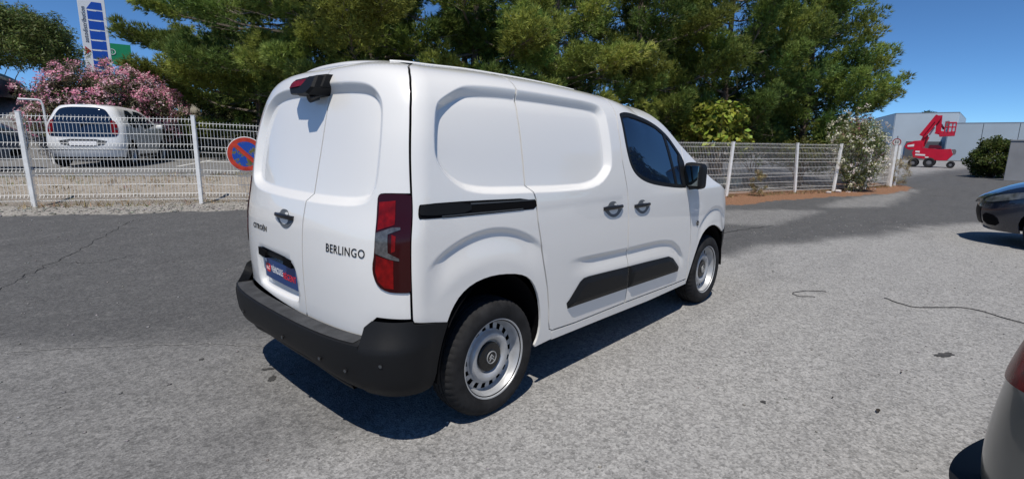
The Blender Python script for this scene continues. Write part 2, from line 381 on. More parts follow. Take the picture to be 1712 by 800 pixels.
    base=mix(ramp(sn.outputs['Fac'],.50,.68,(0,0,0),(.32,.32,.32)),base,mix(1.0,base,(.72,.72,.73),'MULTIPLY'))
    soil=ramp(mth('ADD',mth('MULTIPLY',noise(14,8,.75),.7),mth('MULTIPLY',chip,.3)),.3,.75,(.16,.138,.115),(.44,.395,.335))
    litter=ramp(mth('ADD',mth('MULTIPLY',noise(22,8,.75),.7),mth('MULTIPLY',chip,.3)),.28,.72,(.10,.050,.028),(.40,.22,.13))
    gravel=ramp(mth('ADD',mth('MULTIPLY',chip2,.6),mth('MULTIPLY',noise(9,6,.7),.4)),.2,.8,(.13,.12,.11),(.45,.43,.39))
    j=mth('MULTIPLY',mth('SUBTRACT',noise(9,6,.7),.5),.9)
    def edge(k): 
        e=mth('ADD',k,j); r=N.new('ShaderNodeMapRange'); r.inputs[1].default_value=.35;r.inputs[2].default_value=.65; L.new(e,r.inputs[0]); return r.outputs[0]
    a2=N.new('ShaderNodeAttribute'); a2.attribute_name='grav'
    base=mix(edge(a2.outputs['Fac']),base,gravel)
    base=mix(edge(sep.outputs[1]),base,soil); base=mix(edge(sep.outputs[2]),base,litter)
    L.new(base,b.inputs['Base Color']); b.inputs['Roughness'].default_value=.88
    bp=N.new('ShaderNodeBump'); bp.inputs['Strength'].default_value=.55; bp.inputs['Distance'].default_value=.006
    L.new(mth('ADD',mth('MULTIPLY',vo.outputs['Distance'],1.0),mth('MULTIPLY',n3,1.2)),bp.inputs['Height']); L.new(bp.outputs['Normal'],b.inputs['Normal'])
ground_material(M['ground'])
gr=mesh_np('ground',V,F,M['ground'],None,smooth=True,cols=np.stack([pale,dirt,lit],1)); gr['kind']='structure'
a_=gr.data.attributes.new('grav','FLOAT','POINT'); a_.data.foreach_set('value',grav.astype(np.float32))
# cracks and painted lines lie on the ground
M['crack_pale']=mat('crack_pale',(.26,.255,.245),rough=.95,var=.4,vscale=30); M['crack_dark']=mat('crack_dark',(.025,.025,.026),rough=.95); M['line_white']=mat('road_paint',(.62,.62,.60),rough=.8,var=.25,vscale=9)
def ribbon(name,pts,w,m,parent,jit=.02,dz=.005,sub=10):
    P=[]
    for (x0,y0),(x1,y1) in zip(pts,pts[1:]):
        for k in range(sub): P.append((x0+(x1-x0)*k/sub+random.uniform(-jit,jit),y0+(y1-y0)*k/sub+random.uniform(-jit,jit)))
    P.append(pts[-1]); V=[];
    for q,(x,y) in enumerate(P):
        a=P[max(0,q-1)];b=P[min(len(P)-1,q+1)]; d=Vector((b[0]-a[0],b[1]-a[1])).normalized(); ww=w*random.uniform(.5,1.2) if jit else w
        for s in (-1,1):
            X,Y=x-d.y*s*ww/2,y+d.x*s*ww/2; V.append((X,Y,hz(X,Y)+dz))
    return mesh_np(name,V,[[2*q,2*q+1,2*q+3,2*q+2] for q in range(len(P)-1)],m,parent)
ribbon('crack',[(-1.8,2.6),(-1.06,2.06),(-.83,1.92),(-.54,1.69),(-.18,1.4),(.06,1.16),(.22,.92)],.008,M['crack_pale'],gr)
ribbon('crack',[(-1.3,3.5),(-.97,3.97),(-.69,4.44),(-.32,5.0),(.19,5.9),(.59,6.6)],.008,M['crack_dark'],gr,.035)
ribbon('crack',[(-.69,4.44),(-.43,4.62),(-.15,4.4),(.2,4.5)],.006,M['crack_dark'],gr,.03)
ribbon('crack',[(6.5,.55),(8.0,.35),(9.0,.1)],.018,M['crack_dark'],gr,.03)
for x0,y0,x1,y1 in ((.55,13.3,1.6,15.1),(2.75,12.7,4.4,15.4),(5.0,11.6,6.6,14.2)):
    ribbon('bay_line',[(x0,y0),(x1,y1)],.11,M['line_white'],gr,0)

# dried oil spots
M['oil']=mat('oil_stain',(.055,.054,.053),rough=.85,var=.35,vscale=25)
def spot(x,y,rx,ry,a,seed):
    r=random.Random(seed); V=[(x,y,hz(x,y)+.004)]; n=26
    for i in range(n):
        t=2*math.pi*i/n; k=.6+.55*r.random(); X,Y=rx*k*math.cos(t),ry*k*math.sin(t); V.append((x+X*math.cos(a)-Y*math.sin(a),y+X*math.sin(a)+Y*math.cos(a),0)); V[-1]=(V[-1][0],V[-1][1],hz(V[-1][0],V[-1][1])+.004)
    mesh_np('oil_spot',V,[[0,1+i,1+(i+1)%n] for i in range(n)],M['oil'],gr)
for k,(x,y,rx,ry,a) in enumerate(((.06,.39,.045,.022,.9),(.10,.54,.05,.018,-.6),(.17,.36,.018,.010,.2),(3.55,-2.62,.10,.035,-.5),(1.9,-1.9,.022,.016,.3),(-.15,1.0,.02,.014,.1))): spot(x,y,rx,ry,a,k)
# ------------------------------------------------------------------ the white van
M['paint']=mat('white_paint',(.82,.808,.775),rough=.38,coat=1.0,spec=.5)
M['black_plastic']=mat('black_plastic',(.011,.0115,.0125),rough=.5,spec=.2,bump=.15,bscale=900)
M['dark_gap']=mat('dark_gap',(.006,.006,.007),rough=.9,spec=.1)
M['grey_plastic']=mat('grey_plastic',(.06,.065,.07),rough=.5)
M['glass']=mat('dark_glass',(.007,.015,.036),rough=.015,spec=.6,coat=.6)
M['mirror']=mat('mirror_glass',(.22,.25,.25),rough=.03,metal=1); M['cup_grey']=mat('handle_cup_grey',(.11,.12,.13),rough=.5); M['chrome']=mat('chrome',(.75,.76,.78),rough=.12,metal=1)
M['lens_dark']=mat('lens_dark_red',(.030,.0015,.002),rough=.12,spec=.3,coat=.1)
M['lens_red']=mat('lens_red',(.17,.0025,.0025),rough=.25,spec=.3,coat=.0,var=.5,vscale=28)
M['lens_white']=mat('lens_white',(.12,.115,.115),rough=.2,metal=.35,coat=.3,var=.4,vscale=60)
M['silver']=mat('silver_steel',(.46,.47,.48),rough=.42,metal=.4,spec=.5,var=.12,vscale=20)
M['rubber']=mat('tyre_rubber',(.020,.020,.021),rough=.78,spec=.25,var=.4,vscale=14,bump=.2,bscale=160)
M['badge']=mat('black_badge',(.012,.012,.013),rough=.25)
def van_hw(s,u,z):
    uu=np.clip(u,0.0,3.6); zt=s.ZE(np.minimum(uu,2.3))
    ze=np.where(z>1.3,1.3+(z-1.3)*.5/(zt-1.3),z)
    w=s.WB(np.minimum(ze,1.80))*np.where(uu>2.5,VPT(uu),1)*(1-(1-VRF(z))*np.clip(1-uu/1.3,0,1)**2)
    return w-np.where(z>1.1,.30*sst(2.0,3.5,u)*(z-1.1),0)
VPT=tab([(2.5,1.0),(2.6,1.0),(3.2,.996),(3.6,.99),(4.4,.98)])
VRF=tab([(.2,.945),(.9,.94),(1.15,.945),(1.35,.955),(1.5,.965),(1.8,.968)])
VAN=Skin(XR=[(.2,.07),(.45,.05),(.6,.04),(.8,.035),(1.0,.045),(1.17,.08),(1.4,.135),(1.67,.204),(1.76,.240),(1.80,.275),(1.83,.34)],
 WB=[(.2,.875),(.35,.893),(.5,.905),(.7,.915),(.85,.918),(1.0,.915),(1.15,.905),(1.3,.885),(1.45,.858),(1.6,.818),(1.66,.788),(1.70,.758),(1.74,.705),(1.77,.63),(1.80,.50)],
 ZE=[(-.8,1.830),(.0,1.830),(.3,1.832),(.6,1.836),(.9,1.838),(1.3,1.833),(2.0,1.80),(2.3,1.76),(2.5,1.71),(2.7,1.628),(3.0,1.437),(3.2,1.315),(3.45,1.155),(3.6,1.10),(3.8,1.045),(4.0,.995),(4.3,.92)],
 XF=[(.2,4.34),(.35,4.42),(.5,4.45),(.65,4.44),(.8,4.40),(.95,4.32),(1.05,4.20),(1.2,3.9)],
 U0=.25,AR=.20,UF=3.62,WREF=.9,halfw=van_hw,extra=lambda u,z:.045*(1-sst(1.05,1.5,z)))
V_REC=chaikin([(.274,1.606),(.31,1.645),(.432,1.70),(.535,1.722),(.827,1.731),(1.019,1.729),(1.406,1.719),(1.736,1.705),(1.792,1.666),(1.793,1.56),(1.792,1.36),(1.772,1.277),(1.601,1.18),(1.255,1.180),(.975,1.190),(.526,1.205),(.377,1.266),(.285,1.36),(.272,1.467)],2)
V_RR=chaikin([(-1.37,1.62),(-1.28,1.695),(-1.13,1.722),(-.85,1.728),(-.52,1.730),(-.20,1.722),(-.06,1.70),(.005,1.64),(.02,1.56),(.02,1.32),(.0,1.21),(-.08,1.160),(-.30,1.152),(-.555,1.150),(-.85,1.152),(-1.20,1.162),(-1.35,1.20),(-1.40,1.27),(-1.40,1.5)],2)
V_PL=chaikin([(-1.17,.848),(-.92,.843),(-.72,.836),(-.645,.81),(-.615,.77),(-.605,.62),(-.66,.60),(-.9,.592),(-1.17,.597),(-1.19,.66)],2)
V_TAIL=chaikin([(.020,1.195),(.028,1.217),(.06,1.222),(.166,1.223),(.170,1.20),(.183,.82),(.182,.790),(.13,.790),(.085,.792),(.045,.812),(.022,.855),(.016,.90),(.026,.958),(.026,1.058)],1)
def zcrease(u): return CREZ(u)
CREZ=tab([(1.2,.772),(1.35,.770),(1.52,.762),(1.976,.746),(2.43,.735),(2.653,.708),(2.809,.638),(2.9,.56)])
def slin(t): return (np.clip(t-.12,0,1)+np.clip(t-.04,0,1)+np.clip(t+.04,0,1)+np.clip(t+.12,0,1)-.04)/3.96
def van_disp(u,z):
    u=np.asarray(u,float);z=np.asarray(z,float); d=np.zeros(np.broadcast(u,z).shape)
    k=(u>.2)&(u<1.9)&(z>1.1)&(z<1.8)
    if k.any():
        s_=sdpoly(u[k],z[k],V_REC); d[k]+=.042*slin(-s_/.034)
    k=(u<.1)&(z>1.05)
    if k.any():
        s_=sdpoly(u[k],z[k],V_RR); d[k]+=.038*slin(-s_/.038)
    k=(u<-.5)&(u>-1.3)&(z<.9)
    if k.any():
        s_=sdpoly(u[k],z[k],V_PL); d[k]+=.035*sst(0,.02,-s_)
    rho=np.hypot((u-.66)/.66,(z-.40)/.633); h=(1-rho)*.60
    d+=.017*sst(0,.030,h)*(1-sst(.03,.17,h))*sst(.24,.38,u)*(1-sst(.93,1.12,u))*(z>.5)
    rho=np.hypot((u-3.52)/.50,(z-.36)/.555); h=(1-rho)*.52
    d+=.015*sst(0,.028,h)*(1-sst(.03,.15,h))*sst(3.14,3.26,u)*(1-sst(3.75,3.9,u))*(z>.5)
    h=zcrease(u)-z
    d+=.017*sst(-.004,.030,h)*(1-sst(.03,.13,h))*sst(1.28,1.62,u)*(1-sst(2.84,2.96,u))
    return d
VAN.disp=van_disp
van=empty('delivery_van',(0,0,0),0,'white panel van parked on worn asphalt with black rear bumper and steel wheels','van')
def seam(pts,du): return [(a+du,b) for a,b in pts]
g=.0055
S1=[(.183,.658),(.182,.794),(.176,1.028),(.167,1.219),(.160,1.44),(.155,1.594),(.158,1.70),(.166,1.755),(.18,1.79),(.20,1.806)]
S2=[(1.03,1.795),(1.008,1.775),(.998,1.726),(.980,1.593),(.975,1.40),(.974,1.23),(.990,1.207),(1.010,1.150),(1.021,1.035),(1.042,.942),(1.078,.784),(1.120,.633),(1.148,.495),(1.157,.411),(1.170,.370),(1.20,.354)]
S3=[(1.985,1.79),(1.945,1.71),(1.915,1.548),(1.916,1.345),(1.960,1.136),(1.974,.983),(1.984,.806),(2.011,.632),(2.028,.496),(2.036,.336)]
S4=[(2.985,1.44),(2.93,1.30),(2.875,1.16),(2.880,1.095),(2.933,.979),(3.004,.774),(3.034,.616),(3.040,.458),(3.057,.315)]
DB=[(1.20,.354),(1.423,.342),(2.036,.336),(2.826,.317),(3.057,.315)]
ARCH=chaikin([(.367,.61),(.398,.672),(.451,.731),(.529,.771),(.632,.789),(.742,.786),(.873,.765),(.963,.726),(1.023,.652),(1.064,.544),(1.082,.43),(1.072,.35),(1.048,.305)],1,closed=False)
FARCH=chaikin([(3.068,.285),(3.113,.418),(3.168,.543),(3.243,.667),(3.356,.733),(3.491,.748),(3.624,.713),(3.775,.648)],1,closed=False)
def Etop(u0,u1,n=30,dz=0): return [(float(u),float(VAN.ZE(u))-dz) for u in np.linspace(u0,u1,n)]
# rear quarter panel
oq=seam(S1,g)[::1]+[(float(a),float(b)) for a,b in Etop(.23,1.03,14,.004)]+[]
oq+=[(a-g,b) for a,b in S2[1:]]+[(1.197,.300),(1.048,.292)]+ARCH[::-1]+[(.30,.625),(.188+g,.646)]
recf=[offs(V_REC,-d) for d in (-.006,-.001,.004,.011,.018,.025,.031,.036,.042)]
def ell(uc,zc,a,b,r,t0,t1): return ('open',[(uc+a*r*math.cos(t),zc+b*r*math.sin(t)) for t in np.linspace(t0,t1,40)])
HL=(-.006,.004,.014,.024,.034,.05,.075,.105,.14,.175)
fl_r=[ell(.66,.40,.66,.633,1-h/.60,math.radians(28),math.radians(150)) for h in HL]
fl_f=[ell(3.52,.36,.50,.555,1-h/.52,math.radians(30),math.radians(150)) for h in HL]
fl_d=[('open',[(float(u),float(zcrease(u))-h) for u in np.linspace(1.22,2.96,60)]) for h in (-.008,.002,.012,.022,.032,.05,.08,.11,.135)]
RP=[]
def vsheet(*a,**k):
    o=sheet(VAN,*a,**k); RP.append(o); return o
qp=vsheet('quarter_panel',oq,M['paint'],van,feats=recf+fl_r,step=.03,zfine=1.66)
# sliding door with its handle, moulding and bevelled recess
od=[(a+g,b) for a,b in S2[1:]][::-1]; od=od+Etop(1.045,1.95,20,.012)+[(a-g,b) for a,b in S3[1:]]+[(2.036-g,.342),(1.423,.348),(1.21,.360)]
sdoor=vsheet('sliding_door',od,M['paint'],van,feats=recf+fl_d+fl_r,step=.03,zfine=1.66)
rail_strip=vsheet('roof_rail_strip',Etop(1.035,1.99,20,.009)+Etop(1.035,1.99,20,-.0)[::-1],M['paint'],van,step=.05,flange=0)
# front door
WIN=chaikin([(2.0,1.655),(2.103,1.668),(2.304,1.652),(2.531,1.608),(2.746,1.526),(2.857,1.43),(2.955,1.335),(2.90,1.20),(2.86,1.115),(2.795,1.110),(2.492,1.140),(2.261,1.174),(2.11,1.222),(2.022,1.293),(1.981,1.413),(1.972,1.55),(1.975,1.64)],2)
of=[(a+g,b) for a,b in S3][::-1]+Etop(2.0,2.985,26,.003)+[(a-g,b) for a,b in S4[1:]]+[(3.05,.321),(2.826,.323),(2.036+g,.342)]
fdoor=vsheet('front_door',of,M['paint'],van,holes=[WIN],feats=fl_d,step=.035,zfine=1.70)
win=vsheet('side_window',offs(WIN,-.004),M['glass'],fdoor,step=.08,off=-.006,flange=0)
WIN2=offs(WIN,-.03)
vsheet('window_seal',offs(WIN,-.0005),M['black_plastic'],fdoor,holes=[WIN2],step=.06,off=-.001,flange=.01)
vsheet('window_divider',[(2.70,1.125),(2.735,1.122),(2.70,1.535),(2.655,1.555)],M['black_plastic'],fdoor,step=.06,off=-.002,flange=.004)
vsheet('mirror_sail',chaikin([(2.80,1.115),(2.885,1.108),(2.93,1.25),(2.95,1.335),(2.86,1.40)],1),M['black_plastic'],fdoor,step=.06,off=.001,flange=.004)
# front wing
ow=[(a+g,b) for a,b in S4][::-1]+Etop(3.0,4.05,24,.002)+[(4.05,.80),(3.95,.665),(3.80,.652)]+FARCH[::-1]
wing=vsheet('front_wing',ow,M['paint'],van,feats=fl_f,step=.035)
obm=[(3.78,.645),(3.95,.660),(4.05,.66),(VAN.UMAX-.002,.66),(VAN.UMAX-.002,.27),(4.1,.27),(3.93,.285),(3.87,.32),(3.855,.44),(3.83,.56)]
fbp=vsheet('front_bumper',obm,M['black_plastic'],van,step=.06,off=.004)
ofa=[(4.053,.665),(4.053,float(VAN.ZE(4.053)))]+Etop(4.1,VAN.UMAX-.002,20)+[(VAN.UMAX-.002,.665)]
vsheet('nose_panel',ofa,M['paint'],van,step=.06)
# sill
osl=[(1.20,.349),(1.423,.337),(2.036,.331),(2.826,.312),(3.057,.310),(3.066,.272),(2.4,.268),(1.778,.283),(1.20,.294)]
sill=vsheet('sill',osl,M['paint'],van,step=.05,flange=.10)
# rear doors
SPL=-.538
dl=2*VAN.UMIN
def rear_outline(lo,hi,right):
    pass
bot=tab([(-1.50,.60),(-1.176,.588),(-.864,.567),(-.511,.552),(-.218,.545),(.03,.54)])
ord_=[(SPL+g,float(bot(SPL)))]+[(float(u),float(bot(u))) for u in np.linspace(SPL+.1,-.012,6)]+[(-.006,.56),(-.006,.632),(.028,.664),(.137,.664),(.178,.664),(.1785,.786)]
ord_+=[p for p in V_TAIL if p[0]<.172 and not (p[0]>.16)][::1] if False else []
TN=[(.178,.786),(.13,.786),(.085,.788),(.042,.808),(.018,.853),(.012,.90),(.022,.958),(.022,1.058),(.016,1.195),(.025,1.221),(.06,1.226),(.163,1.227)]
ord_=ord_[:-1]+chaikin(TN,1,closed=False)+[(a-g,b) for a,b in S1[4:]]+[(float(u),float(VAN.ZE(u))-.003) for u in np.linspace(.15,SPL+g,20)]
rrf=[offs(V_RR,-d) for d in (-.007,-.001,.004,.012,.020,.028,.035,.040,.047)]
rdr=sheet(VAN,'rear_door',ord_,M['paint'],van,feats=rrf,step=.03,zfine=1.68)
mir=lambda pts:[(dl-a,b) for a,b in pts]
oll=[(SPL-g,float(bot(SPL)))]+[(float(u),float(bot(u))) for u in np.linspace(SPL-.1,dl+.012,9)]+mir([(-.006,.56),(-.006,.632),(.028,.664),(.137,.664),(.178,.664)])+mir(chaikin(TN,1,closed=False))+mir([(a-g,b) for a,b in S1[4:]])+[(float(u),float(VAN.ZE(0))-.003) for u in np.linspace(dl-.15,SPL-g,26)]
rdl=sheet(VAN,'rear_door',oll,M['paint'],van,feats=rrf+[V_PL,offs(V_PL,-.01),offs(V_PL,-.02)],step=.03,zfine=1.68)
rdl['label']='wide rear door with number plate, handle and badge'
# tail lamps
def lamp_part(name,poly,m,off,parent,step=.03,fl=.006): return sheet(VAN,name,poly,m,parent,step=step,bstep=.012,off=off,flange=fl,disp=False)
for side in (0,1):
    q=(lambda p:p) if side==0 else mir
    tl=lamp_part('tail_lamp',q(V_TAIL),M['lens_dark'],.006,van,fl=.02)
    lamp_part('red_lens',q([(.032,1.185),(.105,1.194),(.108,1.090),(.034,1.062)]),M['lens_red'],.0075,tl,fl=.001)
    lamp_part('reversing_lens',q([(.027,1.050),(.10,1.078),(.132,1.080),(.134,1.070),(.084,1.048),(.088,.966),(.136,.943),(.136,.932),(.10,.938),(.032,.960)]),M['lens_white'],.0085,tl,fl=.002)
    lamp_part('red_lens',q([(.036,.950),(.112,.932),(.114,.806),(.075,.808),(.045,.835),(.033,.88)]),M['lens_red'],.0075,tl,fl=.001)
    lamp_part('reflector',q([(.10,1.047),(.118,1.040),(.118,.975),(.102,.968)]),M['lens_red'],.0075,tl,fl=.001)
# rear bumper: stepped beam, end caps rising to the lamps
PD=tab([(.27,.02),(.30,.045),(.33,.075),(.365,.096),(.41,.106),(.46,.108),(.51,.107),(.535,.1045)])
prof=[(.002,.556),(.012,.561),(.06,.560),(.090,.558),(.101,.552),(.104,.540)]+[(float(PD(z)),z) for z in (.51,.48,.44,.40,.365,.345,.33,.315,.30)]+[(.01,.292),(-.05,.292)]
def kk(u): return (1-sst(.06,.34,u))*.93+.07
us=np.concatenate([np.linspace(dl-.006,-.006,60)]); us[us<VAN.UMIN]; 
Vb=[];pr=np.array(prof)
for u in us:
    um=u if u>VAN.UMIN else dl-u
    rise=.03*sst(.45,.75,abs(u-VAN.UMIN)/.74) # lower edge rises a little at the ends
    zz=pr[:,1]; p=VAN.P0(np.full(len(pr),u),np.clip(zz,.3,2)); n=VAN.nrm(VAN.P0,np.full(len(pr),u),np.full(len(pr),.5),.01); n[:,2]=0
    q=p+n*(pr[:,0]*float(kk(um)))[:,None]; q[:,2]=zz+.048*(1-float(sst(.35,1.0,abs(u-VAN.UMIN)/.727)))*np.clip((.54-zz)/.22,0,1); Vb.append(q)
Vb=np.array(Vb); k=len(prof); nb=len(us); F=[[i*k+j,i*k+j+1,(i+1)*k+j+1,(i+1)*k+j] for i in range(nb-1) for j in range(k-1)]
bump=mesh_np('rear_bumper',Vb.reshape(-1,3),F,M['black_plastic'],van,smooth=True)
bm=bmesh.new(); bm.from_mesh(bump.data); bmesh.ops.recalc_face_normals(bm,faces=bm.faces); bm.to_mesh(bump.data); bm.free()
try: bump.data.set_sharp_from_angle(angle=math.radians(32))
except Exception: pass
M['lit_ledge_plastic']=mat('sunlit_ledge_plastic',(.050,.052,.056),rough=.75,spec=.2,bump=.2,bscale=500,var=.25,vscale=15)  # lighter strip over the bumper ledge: sunlight on its top put into the colour
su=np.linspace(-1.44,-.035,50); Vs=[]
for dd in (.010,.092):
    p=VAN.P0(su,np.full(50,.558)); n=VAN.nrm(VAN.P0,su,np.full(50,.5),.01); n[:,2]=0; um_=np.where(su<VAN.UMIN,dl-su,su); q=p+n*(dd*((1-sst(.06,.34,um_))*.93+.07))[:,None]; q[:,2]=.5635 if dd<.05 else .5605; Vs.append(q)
o=mesh_np('sunlit_ledge_strip',np.concatenate(Vs),[[i,50+i,51+i,i+1] for i in range(49)],M['lit_ledge_plastic'],bump,smooth=True)
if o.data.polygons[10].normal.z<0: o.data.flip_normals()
HZ=tab([(.54,.104),(.565,.086),(.59,.068),(.62,.050),(.66,.030)])
def cornerfn(u,z):
    um=np.where(u<VAN.UMIN,dl-u,u)
    d=np.where(z<.54,PD(z),HZ(z))*((1-sst(.06,.34,um))*.93+.07)+.004
    p=VAN.P0(u,np.clip(z,.26,2)); n=VAN.nrm(VAN.P0,u,np.clip(z,.26,2),.006); return p+n*d[...,None]
oc=[(-.006,.296),(-.006,.628),(.026,.659),(.137,.659),(.186,.657),(.189,.646),(.30,.622),(.367,.608)]+chaikin([(.367,.608),(.329,.528),(.293,.433),(.275,.359),(.243,.312)],1,closed=False)[1:]+[(.20,.302),(.08,.292)]
for side in (0,1):
    o=oc if side==0 else mir(oc)
    sheet(VAN,'bumper_corner',o,M['black_plastic'],bump,feats=[[(0,.54),(.3,.54)],[(0,.56),(.3,.56)]],step=.025,flange=.05,fn=cornerfn)
vz=MB()
for u0 in np.linspace(-1.40,-.07,1): pass
uu=np.linspace(-1.36,-.11,40); Vv=[]
for zz,dd in ((.32,.035),(.30,.042),(.278,.03),(.272,-.06)):
    p=VAN.P0(uu,np.full(40,.4)); n=VAN.nrm(VAN.P0,uu,np.full(40,.5),.01); n[:,2]=0; q=p+n*dd; q[:,2]=zz+.045*(1-sst(.35,1.0,np.abs(uu-VAN.UMIN)/.727)); Vv.append(q)
Vv=np.array(Vv); F=[[j*40+i,j*40+i+1,(j+1)*40+i+1,(j+1)*40+i] for j in range(3) for i in range(39)]
mesh_np('valance',Vv.reshape(-1,3),F,M['black_plastic'],bump,smooth=True)
for u_,z_ in ((.085,.487),(-.075,.43),(-.245,.445),(-.614,.455),(-1.22,.445)):
    p=cornerfn(np.array([u_]),np.array([z_]))[0]; n=VAN.nrm(VAN.P0,np.array([u_]),np.array([z_]))[0]
    b=MB(); pv=Vector(p); nv=Vector(n); b.bar(pv-nv*.004,pv+nv*.0025,.011,n=14); so=b.build('parking_sensor',M['badge'],bump,smooth=True)
    b=MB(); b.bar(pv-nv*.002,pv+nv*.0032,.0075,n=14); b.build('sensor_face',M['grey_plastic'],so,smooth=True)
# inner shell seen through the panel gaps
osh=[(dl-.25,.36)]+[(float(u),.36) for u in np.linspace(dl-.2,.2,20)]+[(.30,.64)]+[(a,b+.03) for a,b in ARCH[2:-2]]+[(1.13,.33)]+[(1.2,.33),(2.0,.32),(3.0,.32)]+[(a,b+.03) for a,b in FARCH[1:-1]]+[(3.80,.68),(3.95,.68)]+Etop(3.9,.3,40,.02)+[(float(u),1.785) for u in np.linspace(.2,dl-.25,20)]
sheet(VAN,'inner_shell',osh,M['dark_gap'],van,holes=[offs(WIN,-.0)],step=.07,bstep=.05,off=-.026,flange=0)
# protective mouldings
for pl,par in (([(1.316,.498),(1.330,.462),(1.40,.462),(2.032,.447),(2.018,.609),(1.80,.619),(1.536,.630),(1.478,.628),(1.441,.612),(1.346,.52)],sdoor),([(2.025,.609),(2.30,.599),(2.638,.584),(2.72,.556),(2.849,.464),(2.845,.426),(2.40,.437),(2.039,.447)],fdoor)):
    def mfn(u,z,pl=pl): 
        s_=sdpoly(u,z,pl); return VAN.P(u,z,.004)+VAN.nrm(VAN.P0,u,z)*(.020*np.clip(-s_/.035,0,1))[...,None]
    o=sheet(VAN,'door_moulding',pl,M['black_plastic'],par,feats=[offs(pl,-.017),offs(pl,-.034),offs(pl,-.037)],step=.05,flange=.012,fn=mfn); RP.append(o)
# sliding rail
rl=vsheet('door_rail',chaikin([(.198,1.125),(.198,1.168),(.207,1.180),(.5,1.177),(1.006,1.161),(1.016,1.101),(.9,1.102),(.209,1.110)],1),M['dark_gap'],qp,step=.05,off=.0015,flange=.004)
vsheet('rail_cover',chaikin([(.203,1.135),(.205,1.165),(.213,1.175),(.50,1.171),(.503,1.122),(.30,1.124),(.215,1.130)],1),M['black_plastic'],rl,step=.04,off=.006,flange=.006)
vsheet('rail_lip',[(.32,1.114),(.9,1.106),(.9,1.112),(.32,1.121)],M['grey_plastic'],rl,step=.04,off=.004,flange=.004)
vsheet('rail_edge',[(.50,1.166),(1.0,1.153),(1.0,1.147),(.50,1.158)],M['grey_plastic'],rl,step=.04,off=.003,flange=.004)
# door handles: shield-shaped cup, grip bar
def handle(u,z,parent,coll,sc=1.0,zs=.8):
    S=lambda pts:[(u+a*sc,z+b*sc*zs) for a,b in pts]
    h=sheet(VAN,'door_handle',chaikin(S([(-.118,.004),(-.10,.016),(-.062,.020),(-.05,.045),(-.02,.058),(.025,.055),(.045,.035),(.055,.015),(.115,.010),(.122,-.01),(.10,-.05),(.06,-.085),(.02,-.098),(-.02,-.09),(-.07,-.055),(-.105,-.02)]),1),M['cup_grey'],parent,step=.03,bstep=.012,off=.003,flange=.006)
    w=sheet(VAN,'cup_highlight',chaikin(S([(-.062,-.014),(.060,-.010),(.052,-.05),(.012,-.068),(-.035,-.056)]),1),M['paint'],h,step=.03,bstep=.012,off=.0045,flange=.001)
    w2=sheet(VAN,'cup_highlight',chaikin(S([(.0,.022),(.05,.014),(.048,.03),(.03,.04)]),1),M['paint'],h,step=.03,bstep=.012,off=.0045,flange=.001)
    us_=np.linspace(u-.118*sc,u+.118*sc,9); zs_=z-.002*np.ones(9); P=VAN.P(us_,zs_,.018-.012*np.abs(np.linspace(-1,1,9))**3)
    b=MB(); N_=VAN.nrm(VAN.P0,us_,zs_); V=[];
    for i in range(9):
        nn=N_[i]; t=np.array([0,0,1.0])
        for dz,dn in ((-.012,-.012),(-.012,.000),(-.006,.006),(.006,.006),(.013,.000),(.013,-.012)): V.append(P[i]+t*dz*sc+nn*dn)
    F=[(i*6+k,i*6+(k+1)%6,(i+1)*6+(k+1)%6,(i+1)*6+k) for i in range(8) for k in range(6)]+[(5,4,3,2,1,0),tuple(range(48,54))]
    b.add(V,F); gb=b.build('grip',M['badge'],h,smooth=True)
    if coll is not None: coll.append(h)
    return h
handle(1.775,1.045,sdoor,RP,.95,.72); handle(2.155,1.030,fdoor,RP,.90,.72)
handle(-.755,1.052,rdl,None,.95,.66)
# petrol blue badge on the wing
def chevrons(sk,u,z,r,m,parent,off=.004,name='emblem'):
    b=MB()
    for dz in (.12,-.32):
        poly=[(-.62,dz-.28),(0,dz+.42),(.62,dz-.28),(.62,dz-.52),(0,dz+.14),(-.62,dz-.52)]
        V=[];n=len(poly)
        for o_ in (0,.003):
            P=sk.P(np.array([u+a*r for a,_ in poly]),np.array([z+b_*r for _,b_ in poly]),off+o_); V+=list(P)
        b.add(V,[tuple(range(n,2*n))]+[(i,(i+1)%n,n+(i+1)%n,n+i) for i in range(n)])
    return b.build(name,m,parent)
o=vsheet('side_repeater',chaikin([(3.10,.805),(3.13,.825),(3.165,.80),(3.145,.775),(3.125,.772)],2),M['badge'],wing,step=.02,bstep=.01,off=.004,flange=.006)
chevrons(VAN,3.132,.80,.018,M['chrome'],o,.006)
# rear lettering, number plate
skin_text(VAN,'BERLINGO',-.165,.950,.275,.040,M['badge'],rdr,thick=.002)
skin_text(VAN,'CITROËN',-1.115,.957,.235,.036,M['badge'],rdl,thick=.002)
M['plate_blue']=mat('plate_blue',(.010,.050,.19),rough=.35,coat=.3); M['plate_red']=mat('plate_red',(.72,.03,.03),rough=.4); M['plate_white']=mat('plate_white',(.85,.85,.86),rough=.4); M['plate_rim']=mat('plate_rim',(.25,.26,.28),rough=.35)
def flat_fn(dz=0): return lambda u,z: VAN.P0(u,z)+np.array([-.012-dz*1.0,0,0])*0+VAN.nrm(VAN.P0,u,z)*(-.022+dz)
PLP=[(-1.115,.664),(-1.115,.780),(-.655,.775),(-.655,.658)]
pt=sheet(VAN,'number_plate',offs(PLP,.004),M['plate_rim'],rdl,step=.05,flange=.01,fn=flat_fn(0))
sheet(VAN,'plate_face',PLP,M['plate_blue'],pt,step=.05,flange=.002,fn=flat_fn(.003))
